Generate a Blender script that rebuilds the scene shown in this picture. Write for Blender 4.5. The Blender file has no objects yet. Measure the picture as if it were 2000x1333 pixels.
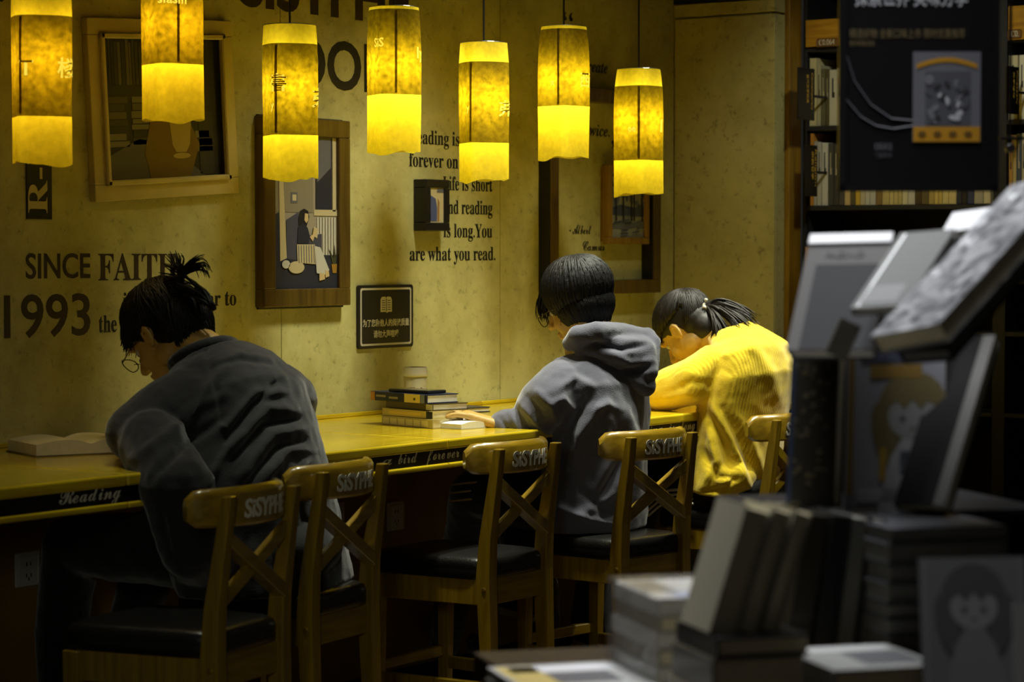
import bpy, bmesh, math, random
import numpy as np
from mathutils import Vector, Matrix, noise
random.seed(7); np.random.seed(7)
SC = bpy.context.scene; COL = SC.collection
PI = math.pi
# ------------------------------------------------------------ camera, world, light, exposure
FPX = 85/36*2000; TH = math.radians(34.7); PIT = math.atan(176.5/FPX)
F0 = Vector((math.cos(TH), math.sin(TH), 0)); RT = Vector((math.sin(TH), -math.cos(TH), 0)); Zv = Vector((0,0,1))
FW = F0*math.cos(PIT) - Zv*math.sin(PIT); UP = RT.cross(FW); EYE = Vector((0,0,1.355))
cam = bpy.data.cameras.new('camera'); cam.lens = 85; cam.sensor_width = 36; cam.clip_start = .05
cam.dof.use_dof = True; cam.dof.focus_distance = 6.7; cam.dof.aperture_fstop = 4.2
co = bpy.data.objects.new('camera', cam); COL.objects.link(co)
mw = Matrix((RT, UP, -FW)).transposed().to_4x4(); mw.translation = EYE; co.matrix_world = mw
SC.camera = co
w = bpy.data.worlds.new('world'); SC.world = w; w.use_nodes = True
w.node_tree.nodes['Background'].inputs[0].default_value = (1,.95,.85,1); w.node_tree.nodes['Background'].inputs[1].default_value = .012
vs = SC.view_settings; vs.view_transform = 'Standard'; vs.look = 'None'; vs.gamma = 1; vs.use_curve_mapping = False; vs.exposure = 0
def spot(name, loc, to, energy, size, blend=1.0, col=(.99,1,.80), rad=.07):
    l = bpy.data.lights.new(name, 'SPOT'); l.energy = energy; l.spot_size = math.radians(size); l.spot_blend = blend
    l.color = col; l.shadow_soft_size = rad
    o = bpy.data.objects.new(name, l); COL.objects.link(o); o.location = loc
    o.rotation_euler = (Vector(to)-Vector(loc)).to_track_quat('-Z','Y').to_euler(); return o
def area(name, loc, to, energy, sx, sy, col, spread=120):
    l = bpy.data.lights.new(name, 'AREA'); l.energy = energy; l.shape = 'RECTANGLE'; l.size = sx; l.size_y = sy; l.color = col; l.spread = math.radians(spread)
    o = bpy.data.objects.new(name, l); COL.objects.link(o); o.location = loc
    o.rotation_euler = (Vector(to)-Vector(loc)).to_track_quat('-Z','Y').to_euler(); return o
CEIL = 2.95
spot('ceiling_spot', (5.75,3.5,CEIL-.12), (5.75,4.05,.85), 165, 72, rad=.15)
spot('ceiling_spot', (4.45,3.5,CEIL-.12), (4.6,4.0,.85), 8, 66, rad=.15)
spot('ceiling_spot', (6.6,3.5,CEIL-.12), (6.9,4.2,.8), 52, 50)
for x_, e_ in ((3.95,40),(4.75,150),(5.45,170),(6.05,170),(6.75,220)): spot('ceiling_downlight', (x_,3.78,CEIL-.06), (x_,3.60,0), e_, 34, .9)
spot('ceiling_spot', (7.25,2.75,CEIL-.12), (6.75,3.75,.9), 195, 40)
spot('low_bounce_fill', (1.0,1.3,1.5), (5.6,4.5,.42), 36, 30, rad=.25)  # added unseen fill, stands in for diffuse bounce reaching below the counter
spot('ceiling_spot', (6.25,3.05,CEIL-.12), (5.95,3.75,1.05), 40, 30)
spot('ceiling_spot', (6.6,3.0,CEIL-.12), (7.8,3.75,1.75), 45, 50)  # extra spot added to brighten the bookcase and the end panel
area('shop_ceiling_panel', (3.25,1.75,CEIL-.05), (3.25,1.75,0), 10, .8, .8, (.95,.97,1), 60)
# ------------------------------------------------------------ view helpers: a pixel of the photograph -> a point on a real plane
def ray(x, y): return FW + RT*((x-1000)/FPX) - UP*((y-666.5)/FPX)
def onX(x, y, X): d = ray(x,y); return EYE + d*(X/d.x)
def onY(x, y, Y): d = ray(x,y); return EYE + d*(Y/d.y)
def onZ(x, y, Z): d = ray(x,y); return EYE + d*((Z-EYE.z)/d.z)
def atD(x, y, D): return EYE + ray(x,y)*D
def projpx(co):   # numpy (n,3) -> px,py
    v = co - np.array(EYE); d = v@np.array(FW)
    return 1000+FPX*(v@np.array(RT))/d, 666.5-FPX*(v@np.array(UP))/d

# ------------------------------------------------------------ materials
def lin(c): return tuple((x/12.92 if x <= .04045 else ((x+.055)/1.055)**2.4) for x in [v/255 for v in c])
MATS = {}
def mat(name, col, rough=.6, metal=0, var=0, vscale=8, bump=0, bscale=60, coat=0, spec=.5, stretch=None, sheen=0, col2=None, detail=4):
    if name in MATS: return MATS[name]
    m = bpy.data.materials.new(name); m.use_nodes = True; nt = m.node_tree; b = nt.nodes['Principled BSDF']
    c = lin(col); b.inputs['Base Color'].default_value = (*c,1); b.inputs['Roughness'].default_value = rough
    b.inputs['Metallic'].default_value = metal; b.inputs['Specular IOR Level'].default_value = spec; b.inputs['Coat Weight'].default_value = coat
    b.inputs['Coat Roughness'].default_value = .12
    if sheen: b.inputs['Sheen Weight'].default_value = sheen
    tc = nt.nodes.new('ShaderNodeTexCoord'); mp = nt.nodes.new('ShaderNodeMapping'); nt.links.new(tc.outputs['Object'], mp.inputs[0])
    if stretch: mp.inputs['Scale'].default_value = stretch
    if var or col2:
        n = nt.nodes.new('ShaderNodeTexNoise'); n.inputs['Scale'].default_value = vscale; n.inputs['Detail'].default_value = detail; n.inputs['Roughness'].default_value = .62
        r = nt.nodes.new('ShaderNodeValToRGB'); r.color_ramp.elements[0].position = .3; r.color_ramp.elements[1].position = .7
        lo = lin(col2) if col2 else tuple(x*(1-var) for x in c); hi = c if col2 else tuple(min(1,x*(1+var)) for x in c)
        r.color_ramp.elements[0].color = (*lo,1); r.color_ramp.elements[1].color = (*hi,1)
        nt.links.new(mp.outputs[0], n.inputs['Vector']); nt.links.new(n.outputs['Fac'], r.inputs[0]); nt.links.new(r.outputs[0], b.inputs['Base Color'])
    if bump:
        n2 = nt.nodes.new('ShaderNodeTexNoise'); n2.inputs['Scale'].default_value = bscale; n2.inputs['Detail'].default_value = 3
        bp = nt.nodes.new('ShaderNodeBump'); bp.inputs['Strength'].default_value = bump; bp.inputs['Distance'].default_value = .004
        nt.links.new(mp.outputs[0], n2.inputs['Vector']); nt.links.new(n2.outputs['Fac'], bp.inputs['Height']); nt.links.new(bp.outputs[0], b.inputs['Normal'])
    MATS[name] = m; return m
def plaster(name, col, dark, speck):
    m = mat(name, col, .85, spec=.2); nt = m.node_tree; b = nt.nodes['Principled BSDF']
    tc = nt.nodes['Texture Coordinate']
    n = nt.nodes.new('ShaderNodeTexNoise'); n.inputs['Scale'].default_value = 3.2; n.inputs['Detail'].default_value = 9; n.inputs['Roughness'].default_value = .68
    n3 = nt.nodes.new('ShaderNodeTexNoise'); n3.inputs['Scale'].default_value = 38; n3.inputs['Detail'].default_value = 5; n3.inputs['Roughness'].default_value = .7
    r = nt.nodes.new('ShaderNodeValToRGB'); r.color_ramp.elements[0].position = .34; r.color_ramp.elements[1].position = .6
    r.color_ramp.elements[0].color = (*lin(dark),1); r.color_ramp.elements[1].color = (*lin(col),1)
    r3 = nt.nodes.new('ShaderNodeValToRGB'); r3.color_ramp.elements[0].position = .33; r3.color_ramp.elements[1].position = .43
    r3.color_ramp.elements[0].color = (*[speck]*3,1); r3.color_ramp.elements[1].color = (1,1,1,1)
    mx = nt.nodes.new('ShaderNodeMix'); mx.data_type = 'RGBA'; mx.blend_type = 'MULTIPLY'; mx.inputs[0].default_value = 1
    for q in (n, n3): nt.links.new(tc.outputs['Object'], q.inputs['Vector'])
    nt.links.new(n.outputs['Fac'], r.inputs[0]); nt.links.new(n3.outputs['Fac'], r3.inputs[0])
    nt.links.new(r.outputs[0], mx.inputs[6]); nt.links.new(r3.outputs[0], mx.inputs[7]); nt.links.new(mx.outputs[2], b.inputs['Base Color'])
    bp = nt.nodes.new('ShaderNodeBump'); bp.inputs['Strength'].default_value = .25; bp.inputs['Distance'].default_value = .002
    nt.links.new(n3.outputs['Fac'], bp.inputs['Height']); nt.links.new(bp.outputs[0], b.inputs['Normal']); return m
def wood(name, col, dark, rough=.35, coat=.3, axis='X', scale=1.0):
    m = mat(name, col, rough, coat=coat); nt = m.node_tree; b = nt.nodes['Principled BSDF']; mp = nt.nodes['Mapping']
    s = {'X':(1.2,14,14),'Y':(14,1.2,14),'Z':(14,14,1.2)}[axis]; mp.inputs['Scale'].default_value = tuple(v*scale for v in s)
    n = nt.nodes.new('ShaderNodeTexNoise'); n.inputs['Scale'].default_value = 3; n.inputs['Detail'].default_value = 6; n.inputs['Distortion'].default_value = .8
    r = nt.nodes.new('ShaderNodeValToRGB'); r.color_ramp.elements[0].position = .32; r.color_ramp.elements[1].position = .68
    r.color_ramp.elements[0].color = (*lin(dark),1); r.color_ramp.elements[1].color = (*lin(col),1)
    nt.links.new(mp.outputs[0], n.inputs['Vector']); nt.links.new(n.outputs['Fac'], r.inputs[0]); nt.links.new(r.outputs[0], b.inputs['Base Color'])
    bp = nt.nodes.new('ShaderNodeBump'); bp.inputs['Strength'].default_value = .12; bp.inputs['Distance'].default_value = .002
    nt.links.new(n.outputs['Fac'], bp.inputs['Height']); nt.links.new(bp.outputs[0], b.inputs['Normal']); return m
M_wall = plaster('wall_plaster', (200,194,128), (164,156,94), .72)
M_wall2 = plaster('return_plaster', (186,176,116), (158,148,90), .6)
M_clad = mat('brown_cladding', (140,108,34), .6, var=.15, vscale=5)
M_black = mat('black_paint', (14,14,17), .45)
M_ink = mat('black_vinyl', (18,14,10), .6)
M_inkb = mat('brown_vinyl', (44,26,12), .6)
M_counter = wood('counter_wood', (222,194,34), (190,158,20), .22, .5, 'X')
M_chair = wood('chair_wood', (150,120,20), (116,90,12), .3, .8, 'Z')
M_chairx = wood('chair_wood_x', (150,120,20), (116,90,12), .3, .8, 'X')
M_frame = wood('frame_wood', (98,76,24), (68,50,12), .4, .2, 'Z')
M_framel = wood('frame_wood_light', (150,114,34), (118,86,20), .4, .2, 'Z')
M_shelfw = wood('shelf_wood', (196,146,40), (160,112,24), .45, .1, 'Y')
M_leather = mat('black_leather', (24,23,21), .3, bump=.25, bscale=160, coat=.25)
M_floor = wood('floor_wood', (92,66,24), (60,42,14), .4, .2, 'X')
M_white = mat('white_plastic', (200,196,184), .4)
M_letter = mat('white_lettering', (205,200,180), .55)
M_gold = mat('gold_lettering', (200,160,60), .5)
M_cframe = mat('cream_frame', (196,180,112), .5, var=.06)
M_skin = mat('skin', (190,152,78), .5, var=.05, vscale=20)
M_hair = mat('black_hair', (12,10,9), .58, spec=.3, bump=.5, bscale=90, stretch=(1,1,1))
M_hair2 = mat('dark_brown_hair', (26,20,14), .52, spec=.4)
M_page = mat('paper', (226,216,180), .8, var=.05, vscale=40)
M_pagew = mat('white_paper', (226,224,216), .75, var=.04, vscale=30)
M_metal = mat('steel', (150,150,150), .3, 1)
M_brass = mat('brass_cap', (190,150,60), .3, .8)
# ------------------------------------------------------------ object helpers
def new(name, data, parent=None, kind=None):
    o = bpy.data.objects.new(name, data); COL.objects.link(o)
    if parent is not None: o.parent = parent
    if kind: o['kind'] = kind
    return o
def thing(name, label, cat, loc=(0,0,0), rotz=0, group=None):
    o = new(name, None); o.location = loc; o.rotation_euler = (0,0,rotz); o.empty_display_size = .05
    o['label'] = label; o['category'] = cat
    if group: o['group'] = group
    return o
def tag(o, label, cat, group=None):
    o['label'] = label; o['category'] = cat
    if group: o['group'] = group
    return o
class MB:
    def __init__(s): s.bm = bmesh.new()
    def _merge(s, b, M=None):
        if M is not None: b.transform(M)
        me = bpy.data.meshes.new('tmp'); b.to_mesh(me); b.free(); s.bm.from_mesh(me); bpy.data.meshes.remove(me); return s
    def box(s, a, c, bev=0, M=None, seg=1, taper=None):
        b = bmesh.new(); bmesh.ops.create_cube(b, size=1)
        for v in b.verts:
            v.co = Vector([(a[i]+c[i])/2 + v.co[i]*(c[i]-a[i]) for i in range(3)])
        if bev: bmesh.ops.bevel(b, geom=b.edges[:], offset=bev, segments=seg, affect='EDGES', profile=.5)
        return s._merge(b, M)
    def hexa(s, p, bev=0, seg=1):     # 8 points: bottom 4 (ccw from above), top 4
        b = bmesh.new(); v = [b.verts.new(q) for q in p]
        for f in ((3,2,1,0),(4,5,6,7),(0,1,5,4),(1,2,6,5),(2,3,7,6),(3,0,4,7)): b.faces.new([v[i] for i in f])
        bmesh.ops.recalc_face_normals(b, faces=b.faces[:])
        if bev: bmesh.ops.bevel(b, geom=b.edges[:], offset=bev, segments=seg, affect='EDGES', profile=.5)
        return s._merge(b)
    def prism(s, pts, h, M=None, bev=0, seg=1):      # polygon in xy, extruded 0..h in z
        b = bmesh.new(); n = len(pts); lo = [b.verts.new((*p,0)) for p in pts]; hi = [b.verts.new((*p,h)) for p in pts]
        b.faces.new(lo[::-1]); b.faces.new(hi)
        for i in range(n): b.faces.new((lo[i], lo[(i+1)%n], hi[(i+1)%n], hi[i]))
        bmesh.ops.recalc_face_normals(b, faces=b.faces[:])
        if bev: bmesh.ops.bevel(b, geom=b.edges[:], offset=bev, segments=seg, affect='EDGES', profile=.5)
        return s._merge(b, M)
    def tube(s, pts, rad, n=8, cap=True):
        pts = [Vector(p) for p in pts]; b = bmesh.new(); rings = []
        up = Vector((0,0,1)) if abs((pts[-1]-pts[0]).normalized().z) < .9 else Vector((0,1,0))
        for i, p in enumerate(pts):
            t = (pts[min(i+1,len(pts)-1)] - pts[max(i-1,0)]).normalized(); a = t.cross(up)
            if a.length < 1e-4: a = t.cross(Vector((1,0,0)))
            a.normalize(); c = t.cross(a); up = -c if False else up
            r = rad[i] if isinstance(rad, (list,tuple)) else rad
            rings.append([b.verts.new(p + a*r*math.cos(2*PI*k/n) + c*r*math.sin(2*PI*k/n)) for k in range(n)])
        for i in range(len(rings)-1):
            for k in range(n): b.faces.new((rings[i][k], rings[i][(k+1)%n], rings[i+1][(k+1)%n], rings[i+1][k]))
        if cap: b.faces.new(rings[0][::-1]); b.faces.new(rings[-1])
        bmesh.ops.recalc_face_normals(b, faces=b.faces[:])
        return s._merge(b)
    def lathe(s, prof, n=24, M=None, cap=True):
        b = bmesh.new(); rings = [[b.verts.new((r*math.cos(2*PI*k/n), r*math.sin(2*PI*k/n), z)) for k in range(n)] for r,z in prof]
        for i in range(len(rings)-1):
            for k in range(n): b.faces.new((rings[i][k], rings[i][(k+1)%n], rings[i+1][(k+1)%n], rings[i+1][k]))
        if cap: b.faces.new(rings[0][::-1]); b.faces.new(rings[-1])
        bmesh.ops.recalc_face_normals(b, faces=b.faces[:])
        return s._merge(b, M)
    def loft(s, secs, n=28):          # (centre, vec a, vec b)
        b = bmesh.new(); rings = []
        for c,a,v in secs:
            c,a,v = Vector(c),Vector(a),Vector(v)
            rings.append([b.verts.new(c + a*math.cos(2*PI*k/n) + v*math.sin(2*PI*k/n)) for k in range(n)])
        for i in range(len(rings)-1):
            for k in range(n): b.faces.new((rings[i][k], rings[i][(k+1)%n], rings[i+1][(k+1)%n], rings[i+1][k]))
        b.faces.new(rings[0][::-1]); b.faces.new(rings[-1])
        bmesh.ops.recalc_face_normals(b, faces=b.faces[:])
        return s._merge(b)
    def ell(s, c, r, M=None, u=18, v=12):
        b = bmesh.new(); bmesh.ops.create_uvsphere(b, u_segments=u, v_segments=v, radius=1)
        m = Matrix.Diagonal((*[(r if isinstance(r,(int,float)) else r[i]) for i in range(3)],1))
        m = Matrix.Translation(c) @ m if M is None else M @ Matrix.Translation(c) @ m
        return s._merge(b, m)
    def cap(s, p, r, q, t, n=14):     # tapered capsule
        p, q = Vector(p), Vector(q); s.ell(p, r, u=n, v=8); s.ell(q, t, u=n, v=8)
        return s.tube([p,q],[r,t],n)
    def chain(s, pts, rads, n=14):
        for i in range(len(pts)-1): s.cap(pts[i], rads[i], pts[i+1], rads[i+1], n)
        return s
    def out(s, name, m, parent=None, smooth=False, kind=None, loc=None, M=None):
        me = bpy.data.meshes.new(name)
        if M is not None: s.bm.transform(M)
        s.bm.to_mesh(me); s.bm.free()
        for q in (m if isinstance(m,(list,tuple)) else [m]): me.materials.append(q)
        if smooth:
            for p in me.polygons: p.use_smooth = True
        o = new(name, me, parent, kind)
        if loc is not None: o.location = loc
        return o
def autosmooth(o, deg=40):
    me = o.data; bm = bmesh.new(); bm.from_mesh(me)
    for f in bm.faces: f.smooth = True
    for e in bm.edges:
        if len(e.link_faces) == 2 and e.calc_face_angle(0) > math.radians(deg): e.smooth = False
    bm.to_mesh(me); bm.free(); return o
UPR, BSC, BIT = (0x1D400,0x1D41A), (0x1D4D0,0x1D4EA), (0x1D468,0x1D482)
def uni(s, f):
    return ''.join(chr(f[0]+ord(c)-65) if 'A'<=c<='Z' else chr(f[1]+ord(c)-97) if 'a'<=c<='z' else c for c in s)
def text(name, body, size, width, m, M, parent=None, extrude=.0006, font=None, offset=0, spacing=1, align='L', res=4):
    """flat lettering as mesh; baseline-left at M's origin, local x right, y up"""
    c = bpy.data.curves.new('t','FONT'); c.body = uni(body, font) if font else body; c.size = size; c.offset = offset; c.space_character = spacing
    c.resolution_u = res; c.extrude = extrude/2
    o = bpy.data.objects.new('t', c); COL.objects.link(o); bpy.context.view_layer.update()
    me = bpy.data.meshes.new_from_object(o.evaluated_get(bpy.context.evaluated_depsgraph_get()))
    bpy.data.objects.remove(o); bpy.data.curves.remove(c)
    xs = [v.co.x for v in me.vertices]; x0, x1 = min(xs), max(xs); k = (width/(x1-x0)) if width else 1
    dx = 0 if align == 'L' else -(x1-x0)*k/2 if align == 'C' else -(x1-x0)*k
    T = M @ Matrix.Translation((dx,0,extrude/2)) @ Matrix.Diagonal((k,1,1,1)) @ Matrix.Translation((-x0,0,0))
    me.transform(T); me.materials.clear(); me.materials.append(m); me.name = name
    return new(name, me, parent)
def frameM(o, x, y):               # matrix with origin o, local x, local y, normal
    x = Vector(x).normalized(); y = Vector(y); y = (y - x*y.dot(x)).normalized(); z = x.cross(y)
    m = Matrix((x,y,z)).transposed().to_4x4(); m.translation = Vector(o); return m
def copytree(o, parent=None):
    c = o.copy(); COL.objects.link(c); c.parent = parent
    for ch in [q for q in COL.objects if q.parent == o]: copytree(ch, c)
    return c
ORD = ['first','second','third','fourth','fifth','sixth','seventh','eighth','ninth','tenth','eleventh','twelfth','thirteenth','fourteenth','fifteenth','sixteenth','seventeenth','eighteenth','nineteenth','twentieth','twenty-first','twenty-second','twenty-third','twenty-fourth','twenty-fifth','twenty-sixth','twenty-seventh','twenty-eighth','twenty-ninth','thirtieth','thirty-first','thirty-second','thirty-third']
# ------------------------------------------------------------ the setting
YW = 4.557; XR = 7.62; WZ = .855
fl = MB().box((2,1,-.08),(9,4.75,-.012)).out('floor', M_floor, kind='structure')
k = 0; y = 3.0
while y < YW-.02:
    x = 2.6 + (k%3)*.55
    xs = [2.2] + [x+1.65*i for i in range(4)] + [8.0]
    for i in range(len(xs)-1):
        if xs[i+1] > xs[i]: MB().box((xs[i]+.001,y+.001,-.012),(xs[i+1]-.001,min(y+.14,YW)-.001,0),.001).out('floor_board', M_floor, fl)
    y += .14; k += 1
wb = MB().box((2.2,YW+.012,0),(8.2,YW+.12,CEIL)).out('wall_back', M_wall, kind='structure')
js = [2.2,3.18,4.291,5.402,6.513,XR]
for i in range(len(js)-1):
    MB().box((js[i]+.0012,YW,WZ-.02),(js[i+1]-.0012,YW+.012,CEIL),.001).out('wall_panel', M_wall, wb)
MB().box((2.2,YW,.05),(XR,YW+.012,WZ-.02)).out('lower_cladding', M_clad, wb)
bb = MB().box((2.2,YW-.012,0),(XR,YW-.0005,.052),.002).out('baseboard_back', M_black, kind='structure')
MB().box((2,1,CEIL),(9,4.75,CEIL+.06)).out('ceiling', mat('dark_ceiling',(30,28,26),.9), kind='structure')
wr = MB().box((XR+.012,4.16,0),(XR+.08,YW+.012,CEIL)).out('wall_right', M_wall2, kind='structure')
MB().box((XR,4.142,0),(XR+.012,YW-.002,2.198),.0015).out('wall_panel', M_wall2, wr)
MB().box((XR,4.142,2.206),(XR+.012,YW-.002,2.25),.0015).out('wall_panel', M_wall2, wr)
MB().box((XR+.0125,4.142,0),(XR+.078,4.1595,2.198),.001).out('end_panel', M_wall2, wr)
MB().box((XR+.0125,4.142,2.206),(XR+.078,4.1595,CEIL),.001).out('end_panel', M_wall2, wr)
MB().box((XR-.01,4.13,2.253),(XR+.012,YW-.002,2.32),.002).out('trim_1', M_black, kind='structure')
MB().box((XR+.082,4.125,0),(XR+.172,4.17,CEIL-.002),.002).out('trim_2', wood('post_wood',(150,114,22),(118,84,12),.5,.1,'Z'), kind='structure')
# lettering on the wall
def wtext(body, x0, x1, z, size, **kw):
    m = kw.pop('m', M_ink)
    return text('lettering', body, size, x1-x0, m, frameM((x0,YW-.0002,z),(1,0,0),(0,0,1)), wb, extrude=.0012, **kw)
wtext('SISYPHE', 5.225, 6.02, 2.057, .2, offset=.006, m=M_inkb)
wtext('BOOK', 5.335, 5.93, 1.841, .2, offset=.0045)
wtext('SINCE', 4.39, 4.622, 1.284, .092, offset=.001, m=M_inkb)
wtext('FAITH', 4.652, 4.957, 1.276, .104, font=UPR, m=M_inkb)
wtext('1993', 4.314, 4.62, 1.134, .155, offset=.0015, m=M_inkb)
wtext('is the only star to', 4.745, 5.203, 1.2, .062, font=UPR)
wtext('the', 4.653, 4.72, 1.138, .066, font=UPR)
wtext('.', 4.305, 4.32, 1.985, .1, font=UPR)
for b_, x0, x1, z in (('Reading is',6.02,6.284,1.690),('forever on the',6.018,6.375,1.618),('Life is short',6.196,6.467,1.548),('and reading',6.196,6.467,1.473),('is long.You',6.198,6.466,1.398),('are what you read.',6.02,6.484,1.324)):
    wtext(b_, x0, x1, z, .064, font=UPR)
wtext('To create', 6.93, 7.168, 1.974, .058, font=BIT)
wtext('live twice.', 6.92, 7.182, 1.754, .058, font=BIT)
wtext('“', 6.885, 6.945, 2.085, .12, font=UPR); wtext('”', 7.195, 7.245, 1.66, .12, font=UPR)
wtext('- Albert', 6.925, 7.062, 1.412, .052, font=BSC); wtext('Camus', 7.01, 7.15, 1.355, .052, font=BSC)
# vertical black name strip
vs_ = MB().box((4.392,YW-.004,1.436),(4.482,YW,1.78),.001).out('name_strip', M_black)
tag(vs_, 'black vertical strip with cream letters below the leftmost lamp', 'sign')
text('lettering', 'R-E', .1, .2, mat('cream_letter',(200,186,120),.6), frameM((4.464,YW-.0042,1.452),(0,0,1),(-1,0,0)), vs_, font=UPR)
# counter: four joined sections
sx = [2.75,3.95,5.165,6.38,7.6]
cn = ['section cut by the left edge of the photo','section in front of the person in black','section under the stack of books','section in front of the person in yellow']
seg_txt = [('Reading',3.755,3.945), None, None, None]
for i in range(4):
    a, b = sx[i]+.0008, sx[i+1]-.0008
    t = thing('reading_counter', 'glossy yellow wood wall counter, '+cn[i], 'counter', ((a+b)/2, 4.17, 0))
    off = Vector(((a+b)/2,4.17,0)); I = Matrix.Translation(-off)
    MB().box((a,3.782,.828),(b,YW-.001,WZ),.006,seg=3).out('worktop', M_counter, t, M=I, smooth=False)
    MB().box((a,4.535,WZ),(b,YW-.001,WZ+.012),.002).out('back_lip', M_counter, t, M=I)
    MB().box((a,3.79,.790),(b,3.806,.829)).out('fascia', M_black, t, M=I)
    MB().box((a,3.778,.778),(b,3.81,.7925),.005,seg=3).out('bottom_lip', M_counter, t, M=I)
    for wd, x0, x1 in {0:[('Reading',3.745,3.935)], 1:[('is a bird forever on the wing',4.02,5.0)], 2:[],3:[]}[i] if i == 0 else []:
        text('lettering', wd, .052, x1-x0, M_letter, frameM(Vector((x0,3.7898,.803))-off,(1,0,0),(0,0,1)), t, font=BSC)
    if i == 1:
        for wd, x0, x1 in (('on',4.05,4.12),('Reading',4.56,4.78),('is',4.80,4.85),('a',4.886,4.93),('bird',4.957,5.041),('fore',5.076,5.16)):
            text('lettering', wd, .05, x1-x0, M_letter, frameM(Vector((x0,3.7898,.803))-off,(1,0,0),(0,0,1)), t, font=BSC)
    if i == 2:
        for wd, x0, x1 in (('ver',5.17,5.225),('life',5.5,5.6),('is',5.7,5.75),('Reading',6.06,6.275),('is',6.311,6.347)):
            text('lettering', wd, .05, x1-x0, M_letter, frameM(Vector((x0,3.7898,.803))-off,(1,0,0),(0,0,1)), t, font=BSC)
    if i == 3:
        for wd, x0, x1 in (('long',6.385,6.47),('bird',6.6,6.7),('forever',6.8,7.0)):
            text('lettering', wd, .05, x1-x0, M_letter, frameM(Vector((x0,3.7898,.803))-off,(1,0,0),(0,0,1)), t, font=BSC)
# sockets
def socket(px, label, y=None):
    c = onY(px, 1008 if y is None else y, YW); t = thing('wall_socket', label, 'socket', (c.x, YW, c.z), group=None)
    MB().box((-.043,-.008,-.045),(.043,0,.045),.004,seg=2).out('plate', M_white, t)
    MB().box((-.034,-.0095,-.036),(.034,-.0078,.036),.002).out('face', M_white, t)
    h = MB()
    for dx,dz in ((-.007,.014),(.007,.014)): h.box((dx-.0017,-.0102,dz-.005),(dx+.0017,-.0094,dz+.005))
    for dx,s_ in ((-.008,1),(.008,-1)): h.box((dx-.0015,-.0102,-.02),(dx+.0015,-.0094,-.011))
    h.box((-.0015,-.0102,-.029),(.0015,-.0094,-.021)); h.out('slot', M_black, t)
socket(770, 'white wall socket lowest between the second and third chair backs')
socket(652, 'white wall socket seen through the crossed back of the second chair', 1012)
socket(51, 'white wall socket in the dark at the lower left corner', 1112)
socket(262, 'white wall socket half hidden behind the knees of the person in black', 1062)

# ------------------------------------------------------------ pictures on the wall
def picture(name, label, x0, x1, z0, z1, depth, rail, mf, mback, side=True, rot=0, y=YW, inset=.012):
    cx, cz = (x0+x1)/2, (z0+z1)/2
    t = thing(name, label, 'picture', (cx, y, cz)); t.rotation_euler = (0, rot, 0)
    w, h = (x1-x0)/2, (z1-z0)/2
    for nm, a, b in (('frame_rail',(-w,-depth,h-rail),(w,0,h)),('frame_rail',(-w,-depth,-h),(w,0,-h+rail)),('frame_rail',(-w,-depth,-h+rail),(-w+rail,0,h-rail)),('frame_rail',(w-rail,-depth,-h+rail),(w,0,h-rail))):
        MB().box(a, b, .003, seg=2).out(nm, mf, t)
    if mback: MB().box((-w+rail,-depth+inset,-h+rail),(w-rail,-depth+inset+.004,h-rail)).out('backing', mback, t)
    return t, w, h
def flatpoly(pts, nm, m, t, y, S=1):
    """printed shape: polygon in the picture plane (x right, z up), sub-millimetre relief"""
    return MB().prism(pts, .0006, frameM((0,y,0),(1,0,0),(0,0,1))).out(nm, m, t)
def R4(x0,z0,x1,z1): return [(x0,z0),(x1,z0),(x1,z1),(x0,z1)]
def El(cx,cz,a,b,n=20,rot=0): return [(cx+a*math.cos(2*PI*k/n)*math.cos(rot)-b*math.sin(2*PI*k/n)*math.sin(rot), cz+a*math.cos(2*PI*k/n)*math.sin(rot)+b*math.sin(2*PI*k/n)*math.cos(rot)) for k in range(n)]
P_ = lambda n,c: mat('print_'+n, c, .55)
# cream frame with the photo of bookshelves and a jug
t, w_, h_ = picture('framed_photograph', 'wide cream framed photograph of shelved books and a jug, slightly tilted', 4.607, 5.18, 1.5, 1.985, .022, .045, M_cframe, P_('dark',(24,24,22)), rot=-math.radians(3.6))
for a,b,nm in (((-w_+.04,-.034,h_-.055),(w_-.04,-.02,h_-.04),'inner_rail'),((-w_+.04,-.034,-h_+.04),(w_-.04,-.02,-h_+.055),'inner_rail'),((-w_+.04,-.034,-h_+.04),(-w_+.055,-.02,h_-.04),'inner_rail'),((w_-.055,-.034,-h_+.04),(w_-.04,-.02,h_-.04),'inner_rail')):
    MB().box(a,b,.003).out(nm, M_cframe, t)
y_ = -.0106; rr = random.Random(3)
a_ = [mat('print_b%d'%i, c, .6) for i,c in enumerate([(92,88,70),(60,58,46),(44,42,36),(116,112,92),(74,70,50)])]
x = -w_+.052
while x < -.03:
    q = rr.uniform(.008,.022); flatpoly(R4(x,.065,x+q-.002,h_-.055-rr.uniform(0,.01)), 'printed_book', a_[rr.randrange(3)], t, y_); x += q
for rx0, rx1, z0, n in ((-w_+.055,-.13,-.1,7),(-.125,-.02,-.095,7),(-.015,.06,-.03,4),(.12,.2,-.12,3)):
    z = z0
    for i in range(n):
        hh = rr.uniform(.014,.022); o_ = rr.uniform(0,.02); flatpoly(R4(rx0+o_*.3,z,rx1-o_,z+hh-.003), 'printed_book', a_[rr.randrange(5)], t, y_); z += hh
flatpoly([(-w_+.055,-h_+.055),(.16,-h_+.055),(.02,-.1),(-.1,-.08),(-w_+.055,-.13)], 'printed_paper', P_('paper',(84,82,80)), t, y_)
flatpoly([(-.06,-h_+.055),(.1,-h_+.055),(.14,-.1),(.1,-.03),(-.05,-.02),(-.08,-.12)], 'printed_chair', P_('ochre',(112,88,30)), t, y_-.0007)
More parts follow.
